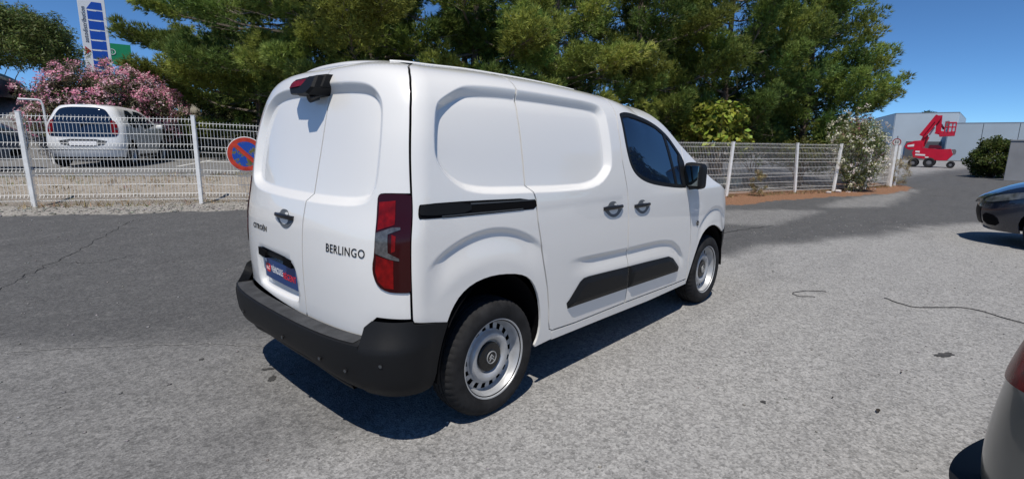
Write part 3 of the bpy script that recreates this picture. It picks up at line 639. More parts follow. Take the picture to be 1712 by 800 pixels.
def ptext(t,u,z,w,h,m):
    V,F=text_mesh(t,1,.5); V[:,2]=(V[:,2]>0); mn,mx=V.min(0),V.max(0); a=(V[:,0]-mn[0])/(mx[0]-mn[0])-.5; b=(V[:,1]-mn[1])/(mx[1]-mn[1])-.5
    mesh_np('lettering',flat_fn(.004)(u+a*w,z+b*h)+VAN.nrm(VAN.P0,u+a*w,z+b*h)*(V[:,2:3]*.0015),F,m,pt)
ptext('VÉHICULE',-.922,.728,.165,.046,M['plate_white']); ptext('RÉCENT',-.752,.718,.160,.044,M['plate_red'])
sheet(VAN,'plate_logo',chaikin([(-1.095,.70),(-1.095,.745),(-1.03,.748),(-1.015,.725),(-1.03,.695)],1),M['plate_red'],pt,step=.03,flange=.001,fn=flat_fn(.0045))
ptext('OCC',-1.058,.722,.05,.022,M['plate_white'])
sheet(VAN,'plate_logo',chaikin([(-1.10,.752),(-1.10,.772),(-1.08,.775),(-1.075,.752)],1),M['plate_white'],pt,step=.03,flange=.001,fn=flat_fn(.0045))
for u_,w_ in ((-1.085,.11),(-.72,.10)):
    sheet(VAN,'plate_lamp',[(u_-w_/2,.79),(u_-w_/2,.835),(u_+w_/2,.828),(u_+w_/2,.785)],M['dark_gap'],rdl,step=.04,flange=.03,fn=flat_fn(.026))
sheet(VAN,'plate_trim',[(-1.15,.825),(-1.15,.842),(-.70,.832),(-.64,.805),(-.64,.785),(-.70,.80),(-1.1,.80)],M['black_plastic'],rdl,step=.05,flange=.02,fn=flat_fn(.012))
# high brake lamp and reversing camera
bl=MB()
yz=[(.15,1.735),(.145,1.768),(.115,1.785),(-.10,1.793),(-.205,1.790),(-.205,1.728),(-.175,1.715),(-.07,1.700),(.02,1.700),(.105,1.702)]
n=len(yz); V=[]
for xo,sc in ((.32,1.0),(.190,1.0),(.176,.90)):
    for y,z in yz:
        V.append((xo+(z-1.74)*.45,-.03+(y+.03)*sc,1.725+(z-1.745)*sc))
F=[(r*n+i,r*n+(i+1)%n,(r+1)*n+(i+1)%n,(r+1)*n+i) for r in range(2) for i in range(n)]+[tuple(range(2*n,3*n))]
bl.add(V,F); b3=bl.build('high_brake_lamp',M['black_plastic'],van,smooth=30)
b=MB(); lens=[(.125,1.738),(.12,1.760),(.10,1.772),(-.075,1.778),(-.06,1.745)]
V=[(.1735+(z-1.74)*.45-o_,y,z-.02) for o_ in (0,.004) for y,z in lens]; b.add(V,[(5,6,7,8,9)]+[(i,(i+1)%5,5+(i+1)%5,5+i) for i in range(5)]); b.build('lamp_lens',M['lens_red'],b3)
b=MB(); pts=[(-.02,1.715),(-.07,1.752),(-.10,1.785),(-.20,1.782),(-.20,1.722),(-.16,1.688),(-.06,1.683)]; n=len(pts); V=[]
for xo,sc in ((.27,1.0),(.155,.95),(.142,.8)):
    for y,z in pts: V.append((xo+(z-1.74)*.4,-.12+(y+.12)*sc,1.715+(z-1.735)*sc))
b.add(V,[(r*n+i,r*n+(i+1)%n,(r+1)*n+(i+1)%n,(r+1)*n+i) for r in range(2) for i in range(n)]+[tuple(range(2*n,3*n))]); cb=b.build('camera_housing',M['black_plastic'],b3,smooth=30)
b=MB(); b.bar((.20,-.12,1.668),(.155,-.12,1.652),.022,n=16); b.build('reversing_camera',M['badge'],cb,smooth=True)
# mirrored left side
for o in list(RP):
    par=o.parent
    if par is van: c_=mirror_copy(o,van); o['twin']=c_.name
for o in list(RP):
    if o.parent is not van and 'twin' in o.parent.keys(): c_=mirror_copy(o,bpy.data.objects[o.parent['twin']])
for o in RP:
    if 'twin' in o.keys(): del o['twin']
# roof, windscreen, bonnet
def loft(name,ulist,bulge,m,ns=17,nx=None):
    V=[];e=np.array([VAN.P0(np.array([u]),np.array([float(VAN.ZE(u))]))[0] for u in ulist])
    for i,u in enumerate(ulist):
        a=e[max(0,i-1)];b=e[min(len(e)-1,i+1)]; t=b-a; t=np.array([t[0],0,t[2]]); l=np.linalg.norm(t); nv=np.array([-t[2],0,t[0]])/l if l>1e-6 else np.array([0,0,1.])
        if nv[2]<0: nv=-nv
        for s in np.linspace(-1,1,ns): V.append((e[i][0]+nv[0]*bulge(u)*(1-s*s),e[i][1]*-s*1.0,e[i][2]+nv[2]*bulge(u)*(1-abs(s)**2.6)))
    F=[[i*ns+j,(i+1)*ns+j,(i+1)*ns+j+1,i*ns+j+1] for i in range(len(ulist)-1) for j in range(ns-1)]
    o=mesh_np(name,V,F,m,van,smooth=True); bm=bmesh.new(); bm.from_mesh(o.data); bmesh.ops.remove_doubles(bm,verts=bm.verts,dist=1e-5); bmesh.ops.recalc_face_normals(bm,faces=bm.faces)
    if sum(f.normal.z for f in bm.faces)<0: bmesh.ops.reverse_faces(bm,faces=bm.faces)
    bm.to_mesh(o.data); bm.free(); return o
loft('roof',np.concatenate([np.linspace(VAN.UMIN,.25,40),np.linspace(.27,2.42,50)]),lambda u:.035*float(sst(-.75,.3,u)),M['paint'])
loft('windscreen',np.linspace(2.425,3.44,24),lambda u:.035+.05*float(sst(2.42,3.0,u)),M['glass'])
loft('bonnet',np.linspace(3.445,VAN.UMAX-.01,40),lambda u:.085-.05*float(sst(3.5,4.2,u)),M['paint'])
# door mirror
def rbox(c,d,r=.3,n=3): 
    bm_=bmesh.new(); bmesh.ops.create_cube(bm_,size=1); 
    for v in bm_.verts: v.co=Vector((v.co.x*d[0],v.co.y*d[1],v.co.z*d[2]))
    bmesh.ops.bevel(bm_,geom=bm_.edges[:],offset=min(d)*r,segments=n,affect='EDGES',profile=.6)
    for v in bm_.verts: v.co+=Vector(c)
    return bm_
def bm_obj(bm_,name,m,parent,smooth=True):
    me=bpy.data.meshes.new(name); bm_.to_mesh(me); bm_.free()
    if smooth: me.polygons.foreach_set('use_smooth',np.ones(len(me.polygons),bool))
    me.materials.append(m); return link(bpy.data.objects.new(name,me),parent)
for sg in (1,-1):
    b=rbox((2.955,-.938*sg,1.205),(.15,.150,.205),.30,4)
    for v in b.verts:
        if v.co.x<2.92: v.co.x-=.0
        v.co.z+=(abs(v.co.y)-.938)*-.10
    mr=bm_obj(b,'door_mirror',M['black_plastic'],van)
    b=rbox((2.879,-.940*sg,1.208),(.010,.112,.160),.45,3); bm_obj(b,'mirror_glass',M['mirror'],mr)
    b=MB(); b.bar((2.94,-.86*sg,1.105),(2.95,-.96*sg,1.12),.03,.022,n=8); b.build('mirror_arm',M['black_plastic'],mr,smooth=True)
# wheels
def wheel_parts(parent,cx,cy,cz,sg,R_=.322,rim=.220,holes=18):
    # sg=+1: outer face towards -y
    tp=[(.205,.018),(.214,.012),(.232,.003),(.262,-.002),(.288,.004),(.303,.014),(.3135,.028),(.319,.044),(.322,.060),(.322,.068),(.314,.069),(.314,.077),(.322,.078),(.3225,.098),(.314,.099),(.314,.107),(.3225,.108),(.322,.130),(.314,.131),(.314,.139),(.322,.140),(.319,.160),(.312,.176),(.290,.200),(.25,.205),(.205,.19)]
    tp=[(r*R_/.322 if r>.25 else rim+(r-.220),h) for r,h in tp]; n=156; V=[];k=len(tp)
    for i in range(n):
        t=2*math.pi*i/n
        for j,(r,h) in enumerate(tp):
            if i%3==0 and (5<=j<=8 or 20<=j<=22): r-=.0045
            if j in (13,16) and i%4==0: r-=.003
            V.append((cx+r*math.cos(t),cy+sg*(h-.0),cz+r*math.sin(t)))
    F=[(i*k+q,((i+1)%n)*k+q,((i+1)%n)*k+q+1,i*k+q+1) for i in range(n) for q in range(k-1)]
    b=MB(); b.add(V,F); ty=b.build('tyre',M['rubber'],parent,smooth=28)
    f=rim/.220
    b=MB(); b.lathe([(r*f,sg*h) for r,h in [(.219,.019),(.222,.013),(.219,.008),(.213,.009),(.209,.018),(.203,.026),(.199,.050),(.192,.070),(.187,.078)]],(cx,cy,cz),n=72)
    b.lathe([(r*f,sg*h) for r,h in [(.143,.060),(.139,.050),(.130,.040),(.117,.037),(.105,.040),(.094,.050),(.086,.062),(.05,.064),(.0,.064)]],(cx,cy,cz),n=72)
    for i in range(holes):
        a0=2*math.pi*(i+.24)/holes; a1=2*math.pi*(i+.76)/holes
        for j in range(3):
            t0=a0+(a1-a0)*j/3; t1=a0+(a1-a0)*(j+1)/3
            e=lambda t,r,h:(cx+r*f*math.cos(t),cy+sg*h,cz+r*f*math.sin(t))
            pr_=[(.188,.078),(.182,.073),(.170,.071),(.155,.068),(.143,.060)]
            for (r0,h0),(r1,h1) in zip(pr_,pr_[1:]):
                b.add([e(t0,r0,h0),e(t1,r0,h0),e(t1,r1,h1),e(t0,r1,h1)],[(0,1,2,3)])
    for (r0,r1,h0,h1) in ((.188,.181,.078,.073),(.151,.143,.067,.060)):
        b.lathe([(r0*f,sg*h0),(r1*f,sg*h1)],(cx,cy,cz),n=72)
    rm=b.build('rim',M['silver'],parent,smooth=35)
    b=MB(); b.lathe([(.20*f,sg*.10),(0,sg*.10)],(cx,cy,cz),n=24); b.build('brake_drum',M['dark_gap'],parent)
    b=MB(); b.lathe([(r*f,sg*h) for r,h in [(.082,.066),(.082,.052),(.078,.046),(.070,.044),(.045,.043),(.042,.040),(.030,.036),(.0,.036)]],(cx,cy,cz),n=40); cap=b.build('hub_cap',M['badge'],parent,smooth=25)
    b=MB(); r=.026*f
    for dz in (.30,-.30):
        poly=[(-.62,dz-.28),(0,dz+.38),(.62,dz-.28),(.62,dz-.55),(0,dz+.10),(-.62,dz-.55)]; m_=len(poly)
        V=[(cx+a*r,cy+sg*hh,cz+q*r) for hh in (.037,.033) for a,q in poly]
        b.add(V,[tuple(range(m_,2*m_))]+[(i,(i+1)%m_,m_+(i+1)%m_,m_+i) for i in range(m_)])
    b.lathe([(.031*f,sg*.038),(.031*f,sg*.033),(.035*f,sg*.033),(.035*f,sg*.038)],(cx,cy,cz),n=28); b.build('emblem',M['silver'],cap)
for cx,yo in ((.73,.889),(3.505,.884)):
    for sg in (1,-1):
        w=bpy.data.objects.new('wheel',None); C.objects.link(w); w.parent=van
        wheel_parts(w,cx,-yo*sg,.3185,sg)
# wheel housings, floor and seats (dark)
for cx,(aw,ah) in ((.725,(.385,.475)),(3.44,(.40,.44))):
    for sg in (1,-1):
        b=MB(); n=18; V=[]
        for i in range(n+1):
            t=math.pi*i/n; 
            for y in (.885,.50): V.append((cx+aw*math.cos(t),-y*sg,.31+ah*math.sin(t)))
        b.add(V,[(2*i,2*i+1,2*i+3,2*i+2) for i in range(n)]); b.add([(cx+aw,-.5*sg,.2),(cx-aw,-.5*sg,.2),(cx-aw,-.5*sg,.8),(cx+aw,-.5*sg,.8)],[(0,1,2,3)]); b.build('wheel_housing',M['dark_gap'],van)
b=MB(); b.box((.22,0,.40),(.26,1.5,.12)); b.box((2.08,0,.36),(1.95,1.72,.14)); b.box((2.1,0,.34),(3.9,.96,.18)); b.box((4.0,0,.40),(.3,1.5,.2)); b.build('underbody',M['dark_gap'],van)
b=MB(); b.box((1.93,0,.72),(.03,1.60,.70)); b.box((1.93,0,1.38),(.03,1.60,.62),tap=.78); b.build('bulkhead',M['grey_plastic'],van)
for sg in (1,-1):
    b=rbox((2.25,-.42*sg,.92),(.20,.48,.70),.3,3); st=bm_obj(b,'seat',M['grey_plastic'],van)
    b=rbox((2.20,-.42*sg,1.38),(.10,.26,.18),.35,3); bm_obj(b,'head_rest',M['grey_plastic'],st)
b=rbox((3.10,0,1.02),(.45,1.55,.22),.3,3); bm_obj(b,'dashboard',M['dark_gap'],van)
# roof lip above the right rear corner
b=MB(); pts=[VAN.P0(np.array([u]),np.array([float(VAN.ZE(u))]))[0]+np.array([0,.03,.004]) for u in np.linspace(.12,1.9,30)]; b.tube(pts,.009,6); b.build('roof_moulding',M['paint'],van,smooth=True)
# ------------------------------------------------------------------ welded mesh fences
M['fence_white']=mat('fence_white',(.86,.86,.83),rough=.5,var=.05,vscale=6)
M['post_white']=mat('post_white',(.84,.84,.82),rough=.5,var=.10,vscale=9)
def panel(name,a,b,za,zb,H,parent,vs_=.055,n_f=4,amp=.035,wr=.0034,la=0,lb=0):
    a=np.array(a);b=np.array(b); L=np.linalg.norm(b-a); d=(b-a)/L; nrm=np.array([d[1],-d[0]])
    folds=np.linspace(.10,H-.06,n_f); mb=MB()
    def pt(s,h,o):
        x,y=a+d*(s*L)+nrm*o; z=za+(zb-za)*s+h; lean=(la+(lb-la)*s)*h
        return (x+d[0]*lean,y+d[1]*lean,z)
    lev=[(0.03,0)]
    for f in folds: lev+=[(f-.05,0),(f,amp),(f+.05,0)]
    lev.append((H+.025,0)); lev=sorted(lev)
    n=int(L/vs_)
    for i in range(n+1):
        s=(i+.5)/(n+1); mb.tube([pt(s,h,o) for h,o in lev],wr,3)
    rows=[]
    for f in folds: rows+=[(f-.05,0),(f+.05,0)]
    for f0,f1 in zip(folds,folds[1:]):
        k=max(1,int(round((f1-f0-.1)/.17)))-1
        for q in range(k): rows.append((f0+.05+(f1-f0-.1)*(q+1)/(k+1),0))
    for h,o in rows: mb.tube([pt(0.005,h,o-.006),pt(.5,h,o-.006),pt(.995,h,o-.006)],wr*1.25,4)
    return mb.build(name,M['fence_white'],parent,fix=False)
def post(a,z,H,parent,lean=(0,0),w=.03,name='post'):
    mb=MB(); top=(a[0]+lean[0]*H,a[1]+lean[1]*H,z+H); dirn=Vector((FD[0],FD[1],0))
    mb.bar((a[0],a[1],z-.1),top,w,n=4,up=(FD[0],FD[1],0)); o=mb.build(name,M['post_white'],parent,bevel=.004)
    mb=MB(); mb.box((top[0],top[1],top[2]+.006),(w*2.2,w*2.2,.012),rz=math.atan2(FD[1],FD[0])); mb.build('post_cap',M['post_white'],o); return o
fl=empty('mesh_fence',(0,0,0),0,'white welded mesh fence in front of the parked white hatchback and oleander','fence',None)
pl=[(-4.6,11.61),(-2.45,10.34),(-.30,9.07),(1.85,7.80),(4.05,6.65),(6.35,5.65),(8.7,4.72)]
for q,p in enumerate(pl): post(p,hz(*p),1.56 if q<4 else 1.5,fl,lean=(-.012,.007) if q==2 else (0,0))
for q,(a,b) in enumerate(zip(pl,pl[1:])):
    drop=(0,0,0,.12,.12,.2)[q]; off=FN*.045
    panel('mesh_panel',np.array(a)+off,np.array(b)+off,hz(*a)+.04,hz(*b)+.04-drop*.6,1.47-drop*.5,fl)
fr_=empty('mesh_fence',(0,0,0),0,'white welded mesh fence with leaning posts on pine litter beside the road bend','fence',None)
pr_=[(11.2,3.72),(13.79,2.75),(16.73,1.71),(18.32,.98),(20.35,.42),(22.6,.0),(23.2,-.05)]
lean=[(0,0),(.06,-.02),(-.10,.03),(.09,-.03),(.06,-.02),(.0,0),(.02,0)]
for p,l in zip(pr_,lean): post(p,hz(*p),1.53,fr_,lean=l,w=.034 if p[0]<22 else .06)
for q,(a,b) in enumerate(zip(pr_[:-2],pr_[1:-1])):
    panel('mesh_panel',np.array(a)+FN*.05,np.array(b)+FN*.05,hz(*a)+.03,hz(*b)+.03,1.47,fr_,vs_=.06,la=lean[q][0],lb=lean[q+1][0])
pe=[(23.2,-.05),(25.6,.9),(27.9,1.9)]
for a,b in zip(pe,pe[1:]): panel('mesh_panel',a,b,0.03,0.03,1.45,fr_,vs_=.06)
for p in pe[1:]: post(p,0,1.5,fr_)
# no-parking disc on the left fence
M['sign_red']=mat('sign_red',(.50,.045,.02),rough=.5,var=.3,vscale=9); M['sign_white']=mat('sign_white',(.75,.75,.73),rough=.5)
def sign_blue():
    m=mat('sign_blue_flaking',(.01,.06,.33),rough=.5); t=m.node_tree; b=t.nodes['Principled BSDF']; tc=t.nodes.new('ShaderNodeTexCoord')
    n=t.nodes.new('ShaderNodeTexNoise'); n.inputs['Scale'].default_value=9; n.inputs['Detail'].default_value=8; n.inputs['Roughness'].default_value=.7; t.links.new(tc.outputs['Object'],n.inputs['Vector'])
    r=t.nodes.new('ShaderNodeValToRGB'); e=r.color_ramp.elements; e[0].position=.52; e[0].color=(.012,.07,.38,1); e[1].position=.545; e[1].color=(.20,.16,.05,1); e.new(.62).color=(.10,.11,.03,1)
    t.links.new(n.outputs['Fac'],r.inputs['Fac']); t.links.new(r.outputs['Color'],b.inputs['Base Color']); return m
M['sign_blue']=sign_blue()
sg=empty('no_parking_sign',(2.50,7.28,1.16),math.atan2(-FN[1],-FN[0])+.05,'round red and blue no-parking disc with flaking paint on the mesh fence','sign')
b=MB(); b.lathe([(0,-.004),(.305,-.004),(.312,0),(.305,.004),(0,.004)],(0,0,0),axis='z',n=48)
def upright(mb): mb.v=[(z,x,y) for x,y,z in mb.v]; return mb
upright(b).build('plate',M['sign_white'],sg)
b=MB(); b.lathe([(.225,.006),(.225,.0075),(.300,.0075),(.300,.006)],(0,0,0),axis='z',n=48); upright(b).build('red_border',M['sign_red'],sg)
b=MB(); b.lathe([(0,.0065),(.225,.0065)],(0,0,0),axis='z',n=48); upright(b).build('blue_field',M['sign_blue'],sg)
b=MB(); a=math.radians(-45); c0=(math.cos(a)*.23,math.sin(a)*.23); b.bar((.0085,c0[0]*-1,-c0[1]),(.0085,c0[0],c0[1]),.035,.0015,n=4,up=(1,0,0)); b.build('red_bar',M['sign_red'],sg)
# ------------------------------------------------------------------ signs, buildings, lift
M['board_white']=mat('board_white',(.72,.74,.76),rough=.4); M['board_blue']=mat('board_blue',(.012,.075,.42),rough=.35); M['board_red']=mat('board_red',(.45,.02,.03),rough=.4); M['board_ink']=mat('board_ink',(.03,.03,.05),rough=.5); M['board_green']=mat('board_green',(.015,.24,.10),rough=.4)
# tall totem: local x to the right, z up, faces the road
tx=empty('sign_totem',(5.45,41.86,3.0),math.atan2(-.23,1.39),'tall white and blue sign board with vertical lettering and red triangle','sign')
W_=1.42; T_=7.35
b=MB(); b.box((W_/2,.12,T_/2-.5),(W_,.24,T_+1)); b.build('board',M['board_white'],tx,bevel=.02)
def flat(poly,name,m,parent,y0=-.004,y1=.05):
    b=MB(); b.prism(poly,y0,y1,lambda a,q,d:(a,d,q)); return b.build(name,m,parent)
flat([(.42,6.55),(.72,7.0),(1.22,7.0),(1.24,6.55)],'blue_panel',M['board_blue'],tx,-.012,.02)
for k in range(9):
    z1=6.46-k*.62; flat([(.44,z1-.54),(.44,z1),(1.24,z1),(1.24,z1-.54)],'blue_panel',M['board_blue'],tx,-.012,.02)
    flat([(.50,z1-.03),(.50,z1+.03),(.50+(.42,.62,.5,.55,.46,.6,.5,.4,.5)[k],z1+.03),(.50+(.42,.62,.5,.55,.46,.6,.5,.4,.5)[k],z1-.03)],'white_lettering',M['board_white'],tx,-.018,.0)
V,F=text_mesh('autodistribution',1.0,.02); mn,mx=V.min(0),V.max(0); a=(V[:,0]-mn[0])/(mx[0]-mn[0]); q=(V[:,1]-mn[1])/(mx[1]-mn[1])
mesh_np('lettering',np.column_stack([.345-q*.24,-.010-.006*(V[:,2]>0),4.45+a*2.20]),F,M['board_ink'],tx)
flat([(.10,3.70),(.10,4.20),(.40,3.92)],'red_triangle',M['board_red'],tx,-.012,.02)
gs=empty('green_sign',(7.6,46.5,2.6),math.atan2(-.2,1.4),'green sign with a white ringed letter behind the tall blue board','sign')
b=MB(); b.prism([(-.05,5.6),(-.05,4.2),(.55,4.05),(1.00,3.65),(1.02,2.8),(1.35,2.75),(1.35,5.6)],0,.15,lambda a,q,d:(a,d,q)); b.build('board',M['board_green'],gs)
b=MB(); b.lathe([(.17,0),(.17,.02),(.21,.02),(.21,0)],(0,0,0),axis='z',n=28); b.v=[(x+.20,-.012-z,y+5.0) for x,y,z in b.v]; b.build('ring',M['board_white'],gs)
V,F=text_mesh('i',.30,.02); mesh_np('lettering',np.column_stack([V[:,0]+.20,-.012-.01*(V[:,2]>0),V[:,1]+5.0]),F,M['board_white'],gs)
for x in (.72,1.30):
    b=MB(); b.bar((x,.1,-.2),(x,.1,4.0),.06); b.build('post',M['board_white'],gs)
# speed-limit disc
ss=empty('speed_sign',(28.5,.62,0),0,'small round speed-limit sign on a post left of the red lift','sign')
b=MB(); b.bar((0.05,0,0),(.05,0,1.95),.025,n=8); b.build('post',mat('galvanised',(.4,.4,.4),rough=.4,metal=.6),ss)
b=MB(); b.lathe([(0,0),(.17,0),(.17,.01),(0,.01)],(0,0,0),axis='z',n=32); b.v=[(-z,x,y+1.68) for x,y,z in b.v]; b.build('plate',M['sign_white'],ss)
b=MB(); b.lathe([(.130,.011),(.130,.016),(.166,.016),(.166,.011)],(0,0,0),axis='z',n=32); b.v=[(-z,x,y+1.68) for x,y,z in b.v]; b.build('red_ring',mat('ring_red',(.35,.02,.03),rough=.5),ss)
V,F=text_mesh('50',.16,.02); mesh_np('lettering',np.column_stack([-.012-.006*(V[:,2]>0),-V[:,0],V[:,1]+1.68]),F,M['board_ink'],ss)
# warehouses of upright cladding panels
M['clad_a']=mat('cladding_pale',(.50,.57,.62),rough=.5,var=.05,vscale=.4); M['clad_b']=mat('cladding_grey',(.42,.49,.54),rough=.5,var=.05,vscale=.4); M['clad_dark']=mat('cladding_shadow_gap',(.10,.11,.12),rough=.7); M['coping']=mat('coping',(.22,.25,.28),rough=.5)
def cladwall(parent,a,b,H,m,pw,thick=.12):
    a=np.array(a);b=np.array(b);L=np.linalg.norm(b-a);d=(b-a)/L;n=max(1,int(round(L/pw))); rz=math.atan2(d[1],d[0]); w=L/n
    mb=MB(); mb.box((0,0,H/2),(w-.05,thick,H)); first=None
    for i in range(n):
        c=a+d*w*(i+.5)
        if first is None: first=mb.build('panel',m,parent); o=first
        else: o=first.copy(); C.objects.link(o); o.parent=parent
        o.location=(c[0],c[1],0); o.rotation_euler=(0,0,rz)
def warehouse(label,foot,H,m,pw,base=0):
    root=empty('warehouse',(0,0,0),0,label,'building'); mb=MB(); n=len(foot)
    A=np.array(foot); cen=A.mean(0); ins=[tuple(cen+(p-cen)*.985) for p in A]
    mb.prism(ins,0,H-.05,lambda a,q,d:(a,q,d)); mb.build('core',M['clad_dark'],root)
    for i in range(n): cladwall(root,foot[i],foot[(i+1)%n],H,m,pw)
    mb=MB(); big=[tuple(cen+(p-cen)*1.006) for p in A]; mb.prism(big,H,H+.12,lambda a,q,d:(a,q,d)); mb.build('coping',M['coping'],root); return root
wa=warehouse('tall pale grey warehouse behind the red lift',[(84,7.35),(84.4,1.0),(104,1.0),(104,12.5),(98,11.5)],5.72,M['clad_a'],6.4)
wb=warehouse('long low grey warehouse on the right behind the hedge',[(80,1.55),(80.6,-38),(105,-38),(105,.9),(88,1.9)],4.25,M['clad_b'],3.1)
b=MB(); b.box((83.85,4.0,1.1),(.25,3.6,2.2)); b.build('dock_door',M['clad_dark'],wa)
M['concrete']=mat('concrete_wall',(.27,.28,.30),rough=.85,var=.12,vscale=1.2,bump=.2,bscale=12)
gw=empty('boundary_wall',(31.9,-3.22,0),0,'grey rendered wall at the right edge beyond the hedge','wall')
b=MB(); b.box((.1,-3.2,.90),(.2,6.4,1.80)); b.build('wall_panel',M['concrete'],gw,bevel=.01); b=MB(); b.box((.1,-3.2,1.83),(.26,6.44,.06)); b.build('wall_coping',M['concrete'],gw,bevel=.008)
lw=empty('retaining_wall',(0,0,0),0,'low pale wall on the slope behind the car park','wall')
zw=hz(7.2,22.2)
for k in range(7):
    x=5.9+k*.82; y=22.6-k*.27; b=MB(); b.box((x,y,hz(x,y)+.22),(.80,.28,.50),rz=-.32); b.build('block',mat('pale_block',(.50,.47,.40),rough=.9,var=.2,vscale=6) if k==0 else bpy.data.materials['pale_block'],lw,bevel=.02)
# white bent pipe barrier by the dark blue car, white post behind the right fence
b=MB(); x,y=.55,15.35; z=hz(x,y); b.tube([(x-.42,y+.05,z+1.62),(x-.06,y,z+1.62),(x,y,z+1.60),(x+.03,y,z+1.5),(x+.08,y,z+.0)],.024,8); o=b.build('barrier_pipe',M['post_white'],None,smooth=True); tag(o,'bent white pipe barrier between the dark blue car and the oleander','barrier')
wp=empty('marker_post',(18.0,4.9,0),0,'thin white marker post on a pale base under the pines','post')
b=MB(); b.bar((0,0,0.3),(0,0,1.75),.03,n=8); b.bar((.0,-.25,.9),(.0,-.25,1.7),.02,n=8); b.build('pole',M['post_white'],wp); b=MB(); b.box((0,-.1,.15),(.5,1.9,.30)); b.build('base',mat('pale_kerb',(.6,.57,.45),rough=.9),wp,bevel=.02)
# red boom lift, seen from its side; local x to the right, z up
M['lift_red']=mat('lift_red',(.55,.008,.035),rough=.4,coat=.3,var=.12,vscale=2); M['lift_dark']=mat('lift_dark',(.10,.006,.02),rough=.5); M['lift_grey']=mat('lift_grey',(.16,.16,.17),rough=.5); M['lift_white']=mat('lift_white',(.75,.72,.72),rough=.5)
lift=empty('boom_lift',(48.8,.7,0),-math.pi/2+.03,'red articulated boom lift parked in front of the grey warehouses','lift')
def q_(X,Y): return ((1480+X/7.27-1553)*.0345,(279-(180+Y/7.27))*.0441)
def lp(name,pts,m,d0,d1,parent=lift,bev=.02):
    b=MB(); b.prism([q_(*p) for p in pts],d0,d1,lambda a,z,d:(a,d,z)); return b.build(name,m,parent,bevel=bev)
lp('chassis',[(300,545),(320,605),(480,620),(640,634),(740,632),(800,565),(765,492),(640,500),(480,490),(380,478),(320,505)],M['lift_red'],-.75,.75)
lp('turret',[(190,480),(215,432),(300,402),(395,395),(420,470),(390,505),(250,512)],M['lift_red'],-.6,.6)
lp('engine_cover',[(490,470),(500,448),(600,448),(650,465),(650,490),(490,492)],M['lift_dark'],-.5,.5)
lp('bumper',[(770,500),(815,495),(832,520),(825,560),(790,565),(795,530)],M['lift_grey'],-.4,.4)
def beam(name,a,b,w,d,m,parent=lift,off=0):
    p0=q_(*a);p1=q_(*b); mb=MB(); mb.bar((p0[0],off,p0[1]),(p1[0],off,p1[1]),w,d,n=4,up=(0,1,0)); return mb.build(name,m,parent,bevel=.015)
beam('lower_boom',(395,470),(440,345),.20,.18,M['lift_red']); beam('lift_cylinder',(440,440),(455,330),.05,.05,M['lift_dark'],off=-.2)
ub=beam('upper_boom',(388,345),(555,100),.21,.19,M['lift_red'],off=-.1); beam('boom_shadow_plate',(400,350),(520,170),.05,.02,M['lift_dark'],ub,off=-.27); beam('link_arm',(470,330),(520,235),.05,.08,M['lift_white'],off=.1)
beam('jib',(560,95),(575,300),.16,.16,M['lift_red'],off=.05); beam('jib_arm',(540,290),(640,310),.14,.14,M['lift_red']); beam('link_arm',(560,160),(640,260),.07,.09,M['lift_dark'],off=.05)
lp('control_box',[(640,165),(690,160),(700,200),(690,240),(650,250)],M['lift_grey'],-.2,.2)
bk=lp('basket',[(585,300),(780,285),(780,340),(600,350)],M['lift_red'],-.55,.55)
for d in (-.55,.55):
    for X in (650,690,735,775):
        p0=q_(X,300);p1=q_(X,180); b=MB(); b.bar((p0[0],d,p0[1]),(p1[0],d,p1[1]),.03,n=6); b.build('guard_rail',M['lift_red'],bk)
    for Y in (182,235):
        p0=q_(650,Y);p1=q_(778,Y); b=MB(); b.bar((p0[0],d,p0[1]),(p1[0],d,p1[1]),.03,n=6); b.build('guard_rail',M['lift_red'],bk)
lp('decal',[(345,558),(345,578),(468,582),(468,562)],M['lift_white'],-.765,-.755,bev=0); lp('decal',[(340,520),(340,540),(395,545),(395,522)],M['lift_white'],-.765,-.755,bev=0); lp('decal',[(225,455),(230,475),(310,470),(310,440)],M['lift_white'],-.615,-.605,bev=0); lp('decal',[(470,588),(470,605),(515,608),(515,590)],M['lift_white'],-.765,-.755,bev=0)
for X,Y,r in ((530,668,.36),(790,668,.24),(330,668,.30)):
    a,z=q_(X,Y)
    for d in (-.85,.85):
        w=bpy.data.objects.new('wheel',None); C.objects.link(w); w.parent=lift; s=1 if d<0 else -1
        b=MB(); b.lathe([(.45*r,.14*s),(.5*r,-.13*s),(.85*r,-.15*s),(r,-.10*s),(r,.10*s),(.85*r,.15*s)],(a,d,r),n=28); b.build('tyre',M['rubber'],w,smooth=40)
        b=MB(); b.lathe([(0,-.10*s),(.3*r,-.12*s),(.5*r,-.09*s),(.52*r,-.13*s)],(a,d,r),n=24); b.build('rim',M['lift_grey'],w,smooth=40)
